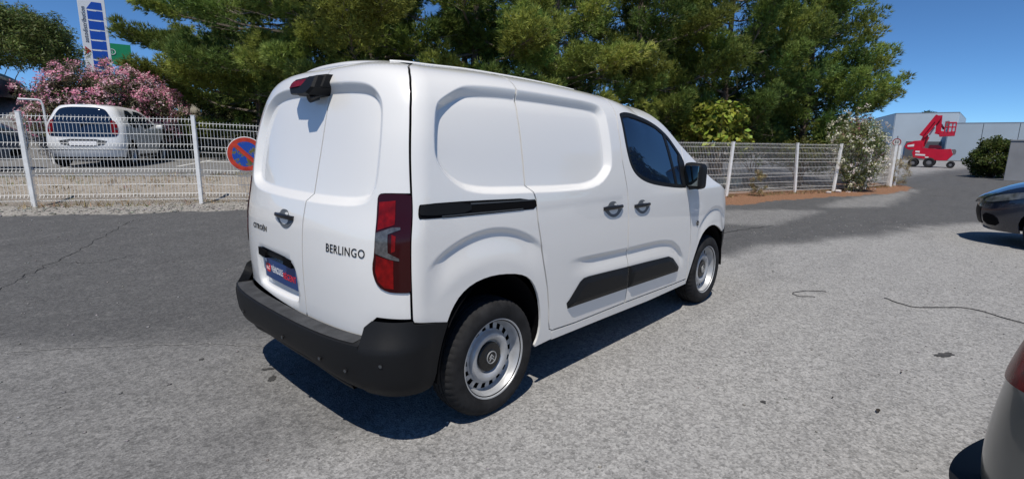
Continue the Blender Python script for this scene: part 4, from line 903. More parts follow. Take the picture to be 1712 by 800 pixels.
# ------------------------------------------------------------------ parked cars
def car(name,label,loc,rz,paint,L=4.2,Wd=.88,H=1.45,kind='hatch',lamp_r=True,bumper=None,boff=.012):
    root=empty(name,loc,rz,label,'car',None); s=L/4.2; h=H/1.45; w=Wd/.88
    X=lambda t:[(z*h if z>.7 else z,x*s) for z,x in t]
    if kind=='mini':
        XR=[(.2,.10),(.40,.015),(.55,.0),(.70,.02),(.85,.05),(1.05,.09),(1.25,.16),(1.38,.25),(1.44,.34)]
        ZE=[(-1.2,1.42),(.2,1.42),(.6,1.445),(1.2,1.45),(1.9,1.42),(2.3,1.33),(2.7,1.16),(3.05,1.0),(3.4,.94),(3.8,.86),(4.1,.74),(4.6,.6)]
    else:
        XR=[(.2,.10),(.45,.02),(.6,.0),(.8,.02),(.95,.06),(1.1,.20),(1.3,.42),(1.40,.58),(1.45,.75)]
        ZE=[(-1.2,1.40),(.2,1.40),(.7,1.43),(1.3,1.45),(1.9,1.43),(2.3,1.34),(2.7,1.16),(3.05,1.01),(3.4,.97),(3.75,.94),(4.0,.86),(4.15,.76),(4.6,.6)]
    WB=[(.2,.80),(.4,.86),(.6,.88),(.8,.88),(.93,.865),(1.05,.82),(1.2,.74),(1.32,.68),(1.40,.61),(1.45,.50)]
    XF=[(.2,4.08),(.35,4.17),(.5,4.20),(.65,4.17),(.76,4.10),(.86,3.95),(.95,3.7),(1.05,3.3)]
    ZE=[(u*s,z*h) for u,z in ZE]; sk=Skin(XR=X(XR),WB=[(z*h,y*w) for z,y in WB],ZE=ZE,XF=[(z*h,x*s) for z,x in XF],U0=.30,AR=.30,UF=3.25*s,WREF=.86*w,cr=(2.2,4.2),cf=(2.0,2.5),af=.9*s)
    wr=.31; xa,xb=.72*s,3.30*s; ar=.365
    E=lambda u0,u1,n,d=0:[(float(u),float(sk.ZE(u))-d) for u in np.linspace(u0,u1,n)]
    arc=lambda cx,a0,a1:[(cx+ar*math.cos(t),.30+ar*math.sin(t)) for t in np.linspace(a0,a1,16)]
    um=sk.UMIN
    out=[(um+.001,.24)]+[(.1,.24),(xa-.37,.22)]+arc(xa,math.pi*1.02,-.06)+[(xa+.40,.20),(xb-.40,.20)]+arc(xb,math.pi*1.06,-.02)+[(xb+.37,.22),(sk.UMAX-.5,.22),(sk.UMAX-.001,.24)]+E(sk.UMAX-.001,um+.001,70)
    body=sheet(sk,'body_side',out,paint,root,step=.06,bstep=.05,flange=.03); mirror_copy(body,root)
    def loft_(n_,ul,bul,m,ns=13):
        e=np.array([sk.P0(np.array([u]),np.array([float(sk.ZE(u))]))[0] for u in ul]); V=[]
        for i in range(len(ul)):
            t=e[min(len(e)-1,i+1)]-e[max(0,i-1)]; l=math.hypot(t[0],t[2]) or 1; nv=(-t[2]/l,t[0]/l); nv=nv if nv[1]>0 else (-nv[0],-nv[1])
            for q in np.linspace(-1,1,ns): V.append((e[i][0]+nv[0]*bul*(1-q*q),-e[i][1]*q*-1,e[i][2]+nv[1]*bul*(1-q*q)))
        F=[(i*ns+j,(i+1)*ns+j,(i+1)*ns+j+1,i*ns+j+1) for i in range(len(ul)-1) for j in range(ns-1)]
        b=MB(); b.add(V,F); o=b.build(n_,m,root,smooth=True)
        me=o.data
        if sum(p.normal.z*p.area for p in me.polygons)<0: me.flip_normals()
        return o
    loft_('roof',np.linspace(um,2.25*s,40),.03,paint); loft_('windscreen',np.linspace(2.26*s,3.06*s,14),.05,M['glass']); loft_('bonnet',np.linspace(3.07*s,sk.UMAX-.01,24),.05,paint)
    zb=(.95 if kind!='mini' else .93)*h
    def both(n_,poly,m,off,fl=.004,st=.06):
        o=sheet(sk,n_,poly,m,root,step=st,bstep=.03,off=off,flange=fl); mirror_copy(o,root); return o
    if kind=='mini':
        both('side_window',chaikin([(.62*s,zb+.02),(1.42*s,zb-.01),(1.42*s,1.36*h),(.75*s,1.35*h)],1),M['glass'],.004)
        both('side_window',chaikin([(1.47*s,zb-.01),(2.85*s,zb+.02),(2.55*s,1.14*h),(2.15*s,1.33*h),(1.47*s,1.365*h)],1),M['glass'],.004)
    else:
        both('side_window',chaikin([(.85*s,1.0*h),(1.62*s,.97*h),(1.62*s,1.36*h),(1.15*s,1.34*h)],1),M['glass'],.004)
        both('side_window',chaikin([(1.67*s,.97*h),(2.95*s,.98*h),(2.6*s,1.16*h),(2.2*s,1.32*h),(1.67*s,1.365*h)],1),M['glass'],.004)
    cm=2*um
    if kind=='mini':
        hw=.74*w; rw=chaikin([(um-hw,zb-.20),(um-hw*.92,1.30*h),(um-hw*.7,1.375*h),(um,1.385*h),(um+hw*.7,1.375*h),(um+hw*.92,1.30*h),(um+hw,zb-.20),(um+hw*.9,zb-.235),(um,zb-.24),(um-hw*.9,zb-.235)],2)
        g_=sheet(sk,'tailgate_glass',rw,M['glass'],root,step=.07,bstep=.03,off=.005,flange=.004)
        for sg_ in (-1,1):
            f=lambda p:[(um+sg_*a,z) for a,z in p]
            t_=sheet(sk,'tail_lamp',chaikin(f([(.58,zb-.17),(.70,zb-.19),(.715,zb+.02),(.68,zb+.16),(.60,zb+.16),(.58,zb)]),1),M['lens_red'],root,step=.05,bstep=.03,off=.010,flange=.004)
            sheet(sk,'clear_lens',f([(.62,zb-.06),(.69,zb-.06),(.69,zb-.02),(.62,zb-.02)]),M['lens_white'],t_,step=.05,bstep=.03,off=.013,flange=.002)
        pz=.56; gp=sheet(sk,'plate_recess',chaikin([(um-.50,pz+.10),(um-.40,pz-.07),(um+.40,pz-.07),(um+.50,pz+.10)],1),M['grey_plastic'],root,step=.06,bstep=.03,off=.004,flange=.003)
        np_=sheet(sk,'number_plate',[(um-.27,pz-.05),(um-.27,pz+.05),(um+.27,pz+.05),(um+.27,pz-.05)],M['plate_white'],root,step=.06,bstep=.03,off=.012,flange=.006)
        sheet(sk,'rear_bumper_line',[(um-.8,.40),(um-.8,.412),(um+.8,.412),(um+.8,.40)],M['grey_plastic'],root,step=.06,bstep=.04,off=.002,flange=.002)
        b=MB(); p=sk.P0(np.array([um]),np.array([1.0*h]))[0]; b.bar((p[0]-.015,0,p[2]-.08),(p[0]-.02,.0,p[2]+.0),.012); b.bar((p[0]-.02,-.0,p[2]-.02),(p[0]-.005,-.34,p[2]+.02),.010); b.build('rear_wiper',M['black_plastic'],root)
    else:
        rw=chaikin([(um-.62*w,1.02*h),(um-.55*w,1.34*h),(um,1.36*h),(um+.55*w,1.34*h),(um+.62*w,1.02*h)],1); sheet(sk,'rear_window',rw,M['glass'],root,step=.08,bstep=.04,off=.004,flange=.003)
        o=both('tail_lamp',chaikin([(-.10,.80*h),(.32,.84*h),(.36,.98*h),(.10,1.0*h),(-.08,.93*h)],1),M['lens_red'],.006,.006)
        both('bumper_trim',[(um+.002,.26),(um+.002,.50),(.0,.52),(.33,.50),(.33,.34),(.28,.24)],bumper or M['black_plastic'],boff,boff)
    uf=sk.UMAX
    both('headlamp',chaikin([(3.45*s,.80*h),(3.95*s,.66*h),(4.25*s,.62*h),(4.22*s,.70*h),(3.9*s,.79*h),(3.55*s,.86*h)],1),M['lens_head'],.005,.004)
    both('grille',[(uf-.42,.30),(uf-.42,.55),(uf-.002,.57),(uf-.002,.30)],M['black_plastic'],.006,.004)
    both('air_intake',chaikin([(uf-.78,.30),(uf-.74,.46),(uf-.50,.48),(uf-.48,.30)],1),M['dark_gap'],.006,.004)
    both('door_seam',[(1.64*s-.003,.30),(1.64*s+.003,.30),(1.645*s+.003,.94*h),(1.645*s-.003,.94*h)],M['dark_gap'],.001,0)
    both('sill_trim',[(xa+.42,.215),(xb-.42,.215),(xb-.42,.29),(xa+.42,.29)],M['black_plastic'],.004,.004)
    for u_ in (1.75*s,): both('door_handle',[(u_,.86*h),(u_+.18,.86*h),(u_+.18,.885*h),(u_,.885*h)],M['grey_plastic'] if kind!='mini' else paint,.02,.02)
    for cx in (xa,xb):
        for sg_ in (1,-1):
            wh=bpy.data.objects.new('wheel',None); C.objects.link(wh); wh.parent=root; wheel_parts(wh,cx,-(Wd-.02)*sg_,.30,sg_,R_=.303,rim=.205,holes=10)
    b=MB(); b.box((2.05*s,0,.42),(3.5*s,1.05,.36)); b.box((2.05*s,0,.5),(1.8*s,1.58*w,.44)); b.build('underbody',M['dark_gap'],root)
    for sg_ in (1,-1):
        b=rbox((2.85*s,-(Wd+.07)*sg_,.98*h),(.14,.16,.12),.35,3); bm_obj(b,'door_mirror',paint,root)
    return root
M['lens_head']=mat('headlamp_lens',(.10,.11,.12),rough=.06,spec=.8,coat=.6,var=.6,vscale=12)
M['car_white']=mat('car_white',(.78,.79,.79),rough=.3,coat=.6); M['car_blue']=mat('car_dark_blue',(.025,.055,.10),rough=.28,coat=.8); M['car_black']=mat('car_blue_black',(.008,.013,.028),rough=.22,coat=1.0); M['car_teal']=mat('car_teal_black',(.012,.03,.05),rough=.3,coat=.7); M['car_grey']=mat('car_grey',(.14,.14,.125),rough=.32,metal=.35,coat=.6)
x,y=1.0,13.25
car('parked_car','small white hatchback parked behind the left fence, rear window showing',(x,y,hz(x+.8,y+1.2)+.0),math.radians(60),M['car_white'],L=3.54,Wd=.82,H=1.48,kind='mini')
x,y=-4.30,13.5
car('parked_car','dark blue car at the left edge beside the white hatchback',(x,y,hz(x+2.6,y)+.02),math.radians(-2),M['car_blue'],L=4.35,Wd=.89,H=1.62)
x,y=-3.75,19.4
car('parked_car','blue-black car on the higher ground behind the pink oleander',(x,y,hz(x+2.6,y)+.05),math.radians(-3),M['car_teal'],L=4.3,Wd=.89,H=1.46)
car('parked_car','blue-black car nosing into the right edge of the picture',(9.95,-6.80,0),math.radians(86),M['car_black'],L=4.2,Wd=.89,H=1.47)
car('parked_car','grey car at the lower right corner, rear lamp and bumper showing',(1.52,-3.015,0),math.radians(-115),M['car_grey'],L=4.2,Wd=.90,H=1.5,boff=.07)
# ------------------------------------------------------------------ plants
M['needles']=leafmat('pine_needles',.55,.30); M['leaf']=leafmat('leaves',.5,.28); M['petal']=leafmat('petals',.7,.3)
M['bark']=mat('bark',(.13,.10,.085),rough=.95,var=.5,vscale=18,bump=.6,bscale=40)
M['twig']=mat('twig',(.20,.17,.14),rough=.95,var=.4,vscale=30)
def unit(v): return v/np.maximum(1e-9,np.linalg.norm(v,axis=-1,keepdims=True))
def needles(pos,dr,r,per=10,ln=.12,w=.011,spread=.75):
    n=len(pos); P=np.repeat(pos,per,0); D=unit(np.repeat(dr,per,0)+r.normal(0,spread*.55,(n*per,3)))
    side=unit(np.cross(D,r.normal(0,1,(n*per,3)))); L=(ln*r.uniform(.7,1.2,(n*per,1)))
    V=np.stack([P-side*w/2,P+side*w/2,P+D*L],1).reshape(-1,3); return V,np.arange(len(V)).reshape(-1,3)
def leafquads(pos,nrm,r,size,aspect=.4,droop=0):
    n=len(pos); t=unit(np.cross(nrm,r.normal(0,1,(n,3)))); t[:,2]-=droop; t=unit(t); b=unit(np.cross(nrm,t)); s=(size*r.uniform(.65,1.25,(n,1)))
    V=np.stack([pos-t*s/2,pos+b*s*aspect/2+nrm*s*.06,pos+t*s/2,pos-b*s*aspect/2+nrm*s*.06],1).reshape(-1,3); return V,np.arange(len(V)).reshape(-1,4)
def vary(base,n,r,amt=.25,tint=.12):
    c=np.array(base)[None]*(1+r.normal(0,amt,(n,1)))*(1+r.normal(0,tint,(n,3))); return np.clip(c,.004,.9)
def pine(label,base,H,Rc,cb,seed,nl=56,dens=1.0,side=None,tone=1.0,up=.55,group='pine trees behind the fence',tufts=44,trunk_r=.17,sub=6.5,ln=.17,zcut=6.3):
    r=np.random.default_rng(seed); random.seed(seed); root=empty('pine_tree',base,0,label,'tree',group)
    tr=MB(); lean=r.normal(0,.05,2); tp=[(lean[0]*h*h/H*.5,lean[1]*h*h/H*.5,h) for h in np.linspace(-.3,H*.97,12)]
    tr.tube(tp,[trunk_r*(1-.85*i/11)+.015 for i in range(12)],8); trunk=tr.build('trunk',M['bark'],root,smooth=True)
    br=MB(); PL=[]; nl=int(nl*.62)
    for i in range(nl):
        f=((i+r.uniform(0,1))/nl)**1.25; h=cb+(H*.96-cb)*f; az=i*2.399+r.uniform(-.5,.5)
        L=Rc*(1-.75*max(0,(f-.3)/.7)**1.3)*r.uniform(.60,1.15)*(0.8+.2*min(1,f/.2))
        if side is not None: L*=1+.3*math.cos(az-side)
        k=np.interp(h,[p[2] for p in tp],range(12)); o=np.array([np.interp(k,range(12),[p[j] for p in tp]) for j in range(3)])
        d=np.array([math.cos(az),math.sin(az),0]); el0=r.uniform(-.30,.20); pts=[]
        for s in np.linspace(0,1,7): pts.append(o+d*L*s+np.array([0,0,L*(el0*s+up*.6*s*s)])+r.normal(0,.05,3)*s)
        br.tube(pts,[.045*(1-.8*s)*(.5+L/4) for s in np.linspace(0,1,7)],5)
        nb=max(5,int(sub*1.5*L/1.6)); high=h>zcut; lt=r.uniform(.70,1.30); lh=r.uniform(0,1)
        if high: nb=max(3,nb//2)
        for q in range(nb):
            s=min(1,.56+.44*(q+r.uniform(.0,1))/nb); kk_=s*6; i0=min(5,int(kk_)); p0=pts[i0]+(pts[i0+1]-pts[i0])*(kk_-i0)
            a2=az+ (1 if q%2 else -1)*r.uniform(.1,1.25)*(1-s*.35); l2=r.uniform(.30,.80)*min(1.15,L/2)
            d2=unit(np.array([math.cos(a2),math.sin(a2),.15+up*r.uniform(.1,1.3)])); p1=p0+d2*l2
            br.tube([p0,p0+d2*l2*.5+r.normal(0,.04,3),p1],[.012,.008,.004],3); PL.append((p0+d2*l2*.35,d2,l2*.65+r.uniform(.22,.42),lt,lh,1.0))
        for q in range(3):
            s=r.uniform(.12,.5); kk_=s*6; i0=int(kk_); p0=pts[i0]+(pts[i0+1]-pts[i0])*(kk_-i0); a2=az+r.uniform(-1.4,1.4)
            d2=unit(np.array([math.cos(a2),math.sin(a2),r.uniform(-.2,.7)])); PL.append((p0,d2,r.uniform(.5,.9),lt*.75,.9,.8))
    for q in range(int(nl*.5)):
        az=r.uniform(0,6.28); h=r.uniform(cb*.8,H*.6); L=r.uniform(.4,.75)*Rc; p0=np.array([math.cos(az)*.4,math.sin(az)*.4,h]); p1=p0+np.array([math.cos(az)*L,math.sin(az)*L,r.uniform(-.3,.3)]); pm=(p0+p1)/2+r.normal(0,.15,3)
        br.tube([p0,pm,p1],[.012,.008,.003],3)
        for _ in range(4):
            t=r.uniform(.3,1); a=p0+(p1-p0)*t; br.tube([a,a+r.normal(0,.22,3)],[.005,.002],3)
    br.build('branches',M['twig'],root,smooth=True,fix=False)
    pos=[];dr=[];col=[]
    for (p,d,l,lt,lh,dn) in PL:
        n=max(7,int(tufts*1.25*dens*l*dn)); a=r.uniform(0,1,n)**.85; ph=r.uniform(0,2*np.pi,n); e1=unit(np.cross(d,[.3,.2,.9])); e2=np.cross(d,e1)
        rad=(r.uniform(.20,.34)*np.sin(np.pi*np.clip(a*.85+.12,0,1))**.7)*np.sqrt(r.uniform(.05,1,n)); rv=np.cos(ph)[:,None]*e1+np.sin(ph)[:,None]*e2
        pos.append(p+d*(a*l)[:,None]+rv*rad[:,None]); dr.append(unit(d*.8+rv*.6+np.array([0,0,.35])))
        hue=np.clip(lh+r.normal(0,.15),0,1); c=np.array([.35,.385,.085])*(1-hue)+np.array([.145,.235,.060])*hue
        c=c*lt*r.uniform(.9,1.1)*tone; col.append(np.tile(c,(n,1))*(1+r.normal(0,.18,(n,1))))
    pos=np.concatenate(pos);dr=np.concatenate(dr);col=np.clip(np.concatenate(col),.005,.5)
    V,F=needles(pos,dr,r,8,ln,.026,.80); mesh_np('crown',V,F,M['needles'],root,cols=np.repeat(col,24,0)); return root
def bush(name,label,cat,base,rad,n,size,colr,seed,aspect=.35,clumps=60,flower=None,stem=True,group=None,shape=1.0,zlo=-.6,fsize=.05,nfl=0,low=0.0,nrm_up=.5,cl_r=.28):
    r=np.random.default_rng(seed); root=empty(name,base,0,label,cat,group); rad=np.array(rad)
    d=unit(r.normal(0,1,(clumps*3,3))); d=d[d[:,2]>zlo][:clumps]; cr=r.uniform(.45,1.0,(len(d),1))**.6
    cen=d*cr*rad*(1+r.normal(0,.07,(len(d),1)))+np.array([0,0,rad[2]*(1-low)])
    k=r.integers(0,len(cen),n); off=r.normal(0,1,(n,3)); off=unit(off)*(r.uniform(0,1,(n,1))**.45)
    pos=cen[k]+off*rad.mean()*cl_r*np.array([1,1,.8]); pos=pos[pos[:,2]>.03]; n=len(pos); k=k[:n]
    nr_=unit(unit(off[:n])*.7+r.normal(0,.5,(n,3))+np.array([0,0,nrm_up])); V,F=leafquads(pos,nr_,r,size,aspect)
    tone=r.uniform(.7,1.25,len(cen))[k][:,None]; col=vary(colr,n,r,.22,.10)*tone
    mesh_np('foliage',V,F,M['leaf'],root,cols=np.repeat(col,4,0))
    if flower:
        outer=np.where((cr[:,0]>.6))[0]; nc=nfl; kk_=r.choice(outer,nc); o=unit(r.normal(0,1,(nc,3))+d[kk_]*1.3+np.array([0,0,.5])); fc=cen[kk_]+o*rad.mean()*cl_r*r.uniform(.85,1.1,(nc,1))
        per=9; P=np.repeat(fc,per,0)+r.normal(0,fsize*.7,(nc*per,3)); nn=unit(np.repeat(o,per,0)+r.normal(0,.5,(nc*per,3))); V,F=leafquads(P,nn,r,fsize,.8)
        fi=r.integers(0,len(flower),nc); cc=np.array(flower)[fi]; cc=np.repeat(cc,per,0)*(1+r.normal(0,.18,(nc*per,1))); fo=mesh_np('flowers',V,F,M['petal'],root,cols=np.repeat(np.clip(cc,.01,.95),4,0)); fo['kind']='stuff'
    if stem:
        b=MB()
        for q in range(7):
            a=r.uniform(0,6.28); e=cen[r.integers(0,len(cen))]; s0=np.array([math.cos(a)*.08*rad[0],math.sin(a)*.08*rad[1],-.1]); b.tube([s0,s0*.5+e*.5*np.array([.7,.7,1]),e],[.03,.02,.008],5)
        b.build('stems',M['bark'],root,smooth=True)
    return root
def base_at(x,y): return (x,y,hz(x,y))
# pines, left to right
pine('pine with sky gaps hanging over the oleander, left of the van',base_at(7.3,18.7),9.0,3.7,.8,11,nl=84,up=.30)
pine('pine whose bough reaches towards the tall blue sign board',base_at(6.9,14.6),8.5,2.9,2.0,12,nl=70,up=.25,tone=.92)
pine('pine rising behind the rear corner of the van roof',base_at(7.6,11.4),9.0,3.3,1.7,13,nl=62,up=.40)
pine('pine with bare twigs directly above the van side panel',base_at(10.1,9.4),9.0,3.2,1.3,14,nl=66,up=.40)
pine('pine with bright foliage above the sliding door',base_at(12.4,8.0),8.5,3.0,1.2,15,nl=64,up=.45,tone=1.1)
pine('dark pine behind the van windscreen',base_at(15.8,6.9),9.0,2.9,.7,16,nl=64,up=.6,tone=.75)
pine('pine with upswept plumes behind the middle of the right fence',base_at(18.6,4.9),9.5,2.9,.8,17,nl=96,up=1.0,tone=1.0)
pine('rightmost pine, its edge against the blue sky',base_at(22.2,3.0),10,2.3,.5,118,nl=116,up=.9,tone=1.0)
pine('pine in the second row behind the dark pine',base_at(20.5,9.4),10,3.8,.1,19,nl=54,up=.6,tone=.85)
pine('pine in the second row behind the van roof',base_at(13.5,13.5),9.5,3.8,.2,20,nl=54,up=.5,tone=.85)
pine('low dark pine behind the oleander and green sign',base_at(8.4,25.5),6.0,2.9,.3,21,nl=52,up=.3,group='pine trees on the left slope')
pine('pine in the second row left of the van',base_at(10.8,18.5),8.0,3.8,.2,22,nl=50,up=.4,tone=.85)
# far trees
bush('umbrella_pine','rounded umbrella pine on the hill at the far left','tree',(.6,33.5,2.2),(3.5,3.3,2.5),52000,.20,(.13,.17,.05),31,aspect=.25,clumps=230,stem=True,zlo=-.25,low=-.25,cl_r=.17)
bush('round_tree','small round tree top showing above the grey warehouse','tree',(118,6.6,5.0),(2.6,2.4,1.3),5000,.35,(.05,.075,.03),32,clumps=50)
for k,(x,y,rx,hh,l) in enumerate(((9.0,23.0,1.8,1.6,'dark evergreen thicket under the left pines, nearest the oleander'),(12.5,20.5,2.0,1.7,'dark evergreen thicket under the left pines, nearer the van'),(24.5,9.5,3.0,1.8,'dark evergreen thicket far behind the middle of the right fence'),(29.0,7.0,3.0,2.0,'dark evergreen thicket far behind the end of the right fence'),(18.5,12.0,2.6,1.6,'dark evergreen thicket far behind the van bonnet'))):
    bush('evergreen_thicket',l,'shrub',base_at(x,y),(rx,rx*.8,hh),5200,.19,(.055,.075,.028),60+k,aspect=.4,clumps=70,zlo=-.6,group='evergreen thickets behind the pines')
# oleanders, fig, hedge, shrubs
bush('oleander','large pink flowering oleander behind the white hatchback','shrub',base_at(2.2,17.4),(1.9,1.5,1.34),38000,.13,(.13,.125,.07),33,aspect=.22,clumps=230,flower=[(.74,.32,.43),(.78,.46,.52),(.68,.25,.37),(.74,.52,.53)],nfl=2300,fsize=.055,zlo=-.45,cl_r=.22)
bush('oleander','white and pink oleander leaning over the end of the right fence','shrub',base_at(19.15,.62),(.80,.80,1.28),5600,.14,(.22,.25,.10),34,aspect=.20,clumps=110,flower=[(.78,.74,.60),(.66,.66,.48),(.80,.70,.66)],nfl=300,fsize=.055,zlo=-.9,low=.0,cl_r=.30)
bush('oleander','dull pink oleander beside the white one','shrub',base_at(20.6,.95),(.6,.6,1.20),5000,.13,(.085,.085,.040),35,aspect=.20,clumps=60,flower=[(.50,.22,.27),(.42,.17,.22)],nfl=260,fsize=.06,zlo=-.5)
bush('fig_bush','bright green broad-leaved bush beside the windscreen','shrub',base_at(15.75,3.95),(.85,.85,1.2),2000,.20,(.24,.28,.045),36,aspect=.75,clumps=60,cl_r=.34,zlo=-.3,low=-.35)
bush('low_bush','yellow-green low bush under the pines behind the right fence','shrub',base_at(18.6,2.1),(.95,.6,.62),3200,.10,(.12,.13,.03),37,aspect=.45,clumps=50,zlo=-.3,low=-.9)
bush('hedge','clipped green hedge in front of the grey wall','hedge',(34.9,-2.75,0),(1.7,.95,1.0),15000,.13,(.075,.10,.022),38,aspect=.5,clumps=150,zlo=-.95,cl_r=.22,low=.05)
bush('grey_shrub','grey-green shrub behind the no-parking disc','shrub',base_at(4.6,8.6),(.75,.6,.95),5200,.11,(.11,.125,.065),39,aspect=.3,clumps=70,zlo=-.8)
for k,(x,y,s) in enumerate(((5.4,21.2,.55),(6.6,21.0,.6),(7.9,20.6,.5),(4.2,19.2,.45),(8.8,19.6,.7),(9.6,18.8,.6))):
    bush('dry_shrub',['dull green shrub at the foot of the pines, first from the left','dull green shrub at the foot of the pines, second from the left','dull green shrub at the foot of the pines, third from the left','smaller shrub beside the large pink oleander','taller shrub near the van on the slope','last shrub before the van on the slope'][k],'shrub',base_at(x,y),(s*1.3,s,s),2200,.10,(.10,.11,.05),50+k,aspect=.35,clumps=36,group='shrubs on the left slope')
for k,(x,y,s,l) in enumerate(((14.6,2.15,.22,'small dry weed at the foot of the right fence'),(23.7,-.10,.42,'tall straw-coloured weed at the end post of the right fence'),(24.3,.25,.38,'straw-coloured weed behind the end post'),(23.0,-.2,.3,'short dry weed in front of the end post'))):
    bush('dry_weed',l,'weed',base_at(x,y),(s,s,s*1.7),900,.10,(.34,.28,.15),70+k,aspect=.12,clumps=26,stem=False,zlo=-.9,nrm_up=0)
# dry grass along the verges and on the bank
def grass(name,label,poly_pts,n,h,seed,colr,parent=None):
    r=np.random.default_rng(seed); P=[]; A=np.array(poly_pts); lo,hi=A.min(0),A.max(0)
    q=r.uniform(lo,hi,(n*4,2)); q=q[sdpoly(q[:,0],q[:,1],poly_pts)<0][:n]; cl=np.array([mnoise.noise((x*1.3,y*1.3,seed)) for x,y in q]); q=q[cl>-.12]
    per=5; Q=np.repeat(q,per,0)+r.normal(0,.03,(len(q)*per,2)); z=ht(Q[:,0],Q[:,1]); pos=np.column_stack([Q,z]); D=unit(np.column_stack([r.normal(0,.6,(len(Q),2)),np.ones(len(Q))])); L=h*r.uniform(.3,1.2,(len(Q),1))
    s=unit(np.cross(D,r.normal(0,1,(len(Q),3))))*.006; V=np.stack([pos-s,pos+s,pos+D*L],1).reshape(-1,3); c=vary(colr,len(q),r,.3,.12)
    o=mesh_np(name,V,np.arange(len(V)).reshape(-1,3),M['leaf'],None,cols=np.repeat(c,per*3,0)); tag(o,label,'grass',kind='stuff'); return o
grass('dry_grass','sparse straw-coloured grass on the bank behind the left fence',[(-8,13.2),(.0,9.0),(2.4,7.6),(6,5.9),(9,6.4),(7,9.5),(3.2,9.6),(.6,10.9),(-7,15.2)],2400,.07,81,(.32,.26,.15))
grass('dry_grass','dry grass growing along the foot of the left fence',[(-8,13.0),(-.4,8.75),(1.9,7.45),(6.3,5.3),(6.5,5.6),(2.0,7.8),(-.3,9.1),(-8,13.5)],1800,.14,82,(.36,.29,.15))
grass('dry_grass','sparse dry grass in the orange litter of the right fence',[(10,4.0),(13.6,2.5),(18.2,.7),(23,-.25),(23.4,.2),(18.6,1.3),(14,3.0),(10.4,4.5)],1500,.10,83,(.30,.22,.12))
grass('dry_grass','pale grass on the slope behind the car park',[(-2,20),(3,18.2),(9,15.5),(13,17),(9,24),(0,26)],5200,.22,84,(.30,.26,.13))
# loose stones
def stones(name,label,poly,n,s,seed,colr):
    r=np.random.default_rng(seed); A=np.array(poly); q=r.uniform(A.min(0),A.max(0),(n*5,2)); q=q[sdpoly(q[:,0],q[:,1],poly)<0][:n]; n=len(q)
    bs=unit(np.array([[1,0,0],[-1,0,0],[0,1,0],[0,-1,0],[0,0,1],[0,0,-1.]])); fs=np.array([[0,2,4],[2,1,4],[1,3,4],[3,0,4],[2,0,5],[1,2,5],[3,1,5],[0,3,5]])
    sc=s*r.uniform(.35,1.2,(n,1,1))**1.5; V=bs[None]*sc*(1+r.normal(0,.22,(n,6,1)))*np.array([1.2,1,.6]); a=r.uniform(0,6.28,n); c,si=np.cos(a)[:,None],np.sin(a)[:,None]
    X=V[...,0]*c-V[...,1]*si;Y=V[...,0]*si+V[...,1]*c; z=ht(q[:,0],q[:,1])[:,None]+V[...,2]+sc[...,0]*.25; P=np.stack([X+q[:,:1],Y+q[:,1:],z],-1).reshape(-1,3)
    F=(fs[None]+6*np.arange(n)[:,None,None]).reshape(-1,3); cc=np.repeat(vary(colr,n,r,.25,.04),6,0); o=mesh_np(name,P,F,M['leaf'],None,cols=cc); tag(o,label,'gravel',kind='stuff')
stones('gravel','loose pale gravel along the foot of the left fence',[(-8,12.0),(-.6,7.9),(1.9,6.6),(5.2,4.9),(5.6,5.6),(2.1,7.6),(-.3,8.9),(-7.6,13)],2600,.022,91,(.40,.38,.34))
stones('gravel','stray chips scattered over the pale worn asphalt',[(-1.0,-.6),(.2,-.2),(1.0,-1.2),(5,-.9),(10,-1.5),(12,-3),(3,-4),(-.5,-3)],900,.007,92,(.30,.29,.28))
stones('gravel','stray chips scattered over the dark asphalt',[(5.5,.6),(7,1.8),(12,.0),(11.5,-2),(8,-.9),(6,-.2)],300,.012,93,(.36,.35,.33))
stones('gravel','stray chips on the asphalt left of the van',[(-3,3),(-1,.0),(.1,.6),(.4,1.5),(1.5,6.3),(-.8,7.8),(-4,8)],420,.010,94,(.32,.31,.30))
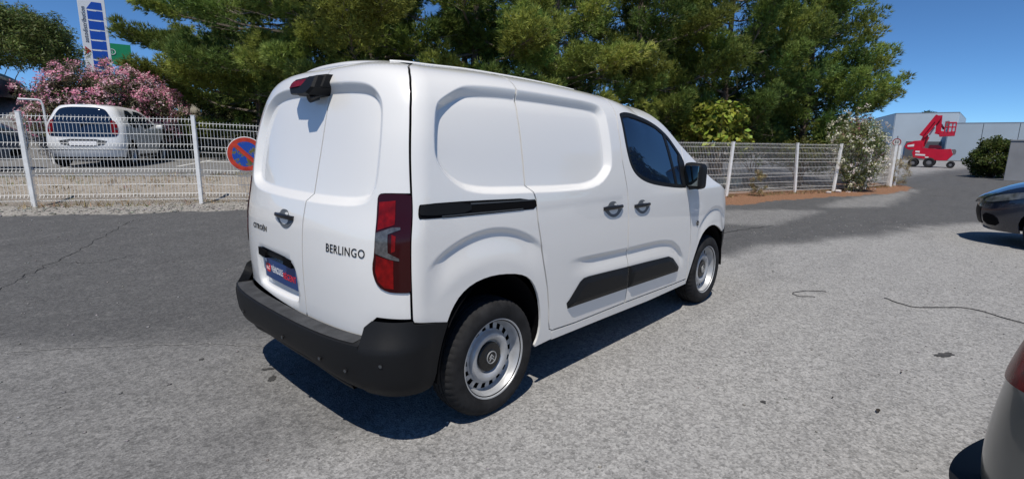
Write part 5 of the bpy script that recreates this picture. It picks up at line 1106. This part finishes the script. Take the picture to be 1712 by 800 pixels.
for k,(x,y,s,l) in enumerate(((18.0,.78,.09,'larger pale stone lying at the foot of the leaning fence post'),(17.4,.92,.07,'smaller pale stone lying left of the leaning fence post'))):
    b=rbox((x,y,s*.45),(s*2.4,s*1.8,s*1.1),.42,2)
    for v in b.verts: v.co+=Vector((random.uniform(-.01,.01),random.uniform(-.01,.01),random.uniform(-.008,.008)))
    o=bm_obj(b,'stone',mat('pale_stone',(.62,.58,.54),rough=.9,var=.2,vscale=20),None); tag(o,l,'stone')
# two dead leaves and a length of black cable on the ground
M['cable']=mat('cable',(.012,.012,.012),rough=.6)
def cable(pts,label,r_=.005):
    P=chaikin(pts,2,closed=False); b=MB(); b.tube([(x,y,hz(x,y)+r_+.001+.004*math.sin(i*.7)**2) for i,(x,y) in enumerate(P)],r_,5); o=b.build('cable',M['cable'],None,smooth=True); tag(o,label,'cable')
cable([(4.93,-2.09),(4.81,-2.21),(4.75,-2.35),(4.98,-2.55),(5.12,-2.71),(5.02,-2.87),(4.87,-3.07),(4.7,-3.6)],'long thin black cable snaking over the pale ground',.004)
cable([(4.75,-1.63),(4.68,-1.5),(4.52,-1.41),(4.42,-1.39),(4.36,-1.47),(4.47,-1.59)],'short hooked piece of black cable on the pale ground',.003)
M['dead_leaf']=mat('dead_leaf',(.035,.028,.022),rough=.9)
for k,(x,y,s,l) in enumerate(((2.24,-2.40,.030,'curled dark dead leaf on the pale asphalt'),(2.24,-2.18,.014,'tiny dark leaf scrap near the curled dead leaf'),(2.95,-2.43,.016,'small dark leaf scrap further right on the asphalt'))):
    b=MB(); n=9; V=[];
    for i in range(n):
        t=i/(n-1)*2-1; w=.35*(1-t*t)
        for q in (-1,0,1): V.append((x+t*s,y+q*w*s,hz(x,y)+.006+.35*s*abs(q)*w*2+.1*s*t*t))
    b.add(V,[(i*3+j,(i+1)*3+j,(i+1)*3+j+1,i*3+j+1) for i in range(n-1) for j in range(2)]); o=b.build('dead_leaf',M['dead_leaf'],None,fix=False); tag(o,l,'leaf')
# trees behind the photographer that the van window mirrors
bush('broadleaf_tree','broadleaf tree across the yard, mirrored in the van window','tree',(22,-12.5,0),(3.2,3.2,2.4),6000,.34,(.06,.09,.025),95,aspect=.6,clumps=90,low=-.35)
bush('broadleaf_tree','second broadleaf tree across the yard, mirrored beside the first','tree',(30,-16,0),(3.6,3.6,2.6),6000,.36,(.06,.09,.025),96,aspect=.6,clumps=90,low=-.3)
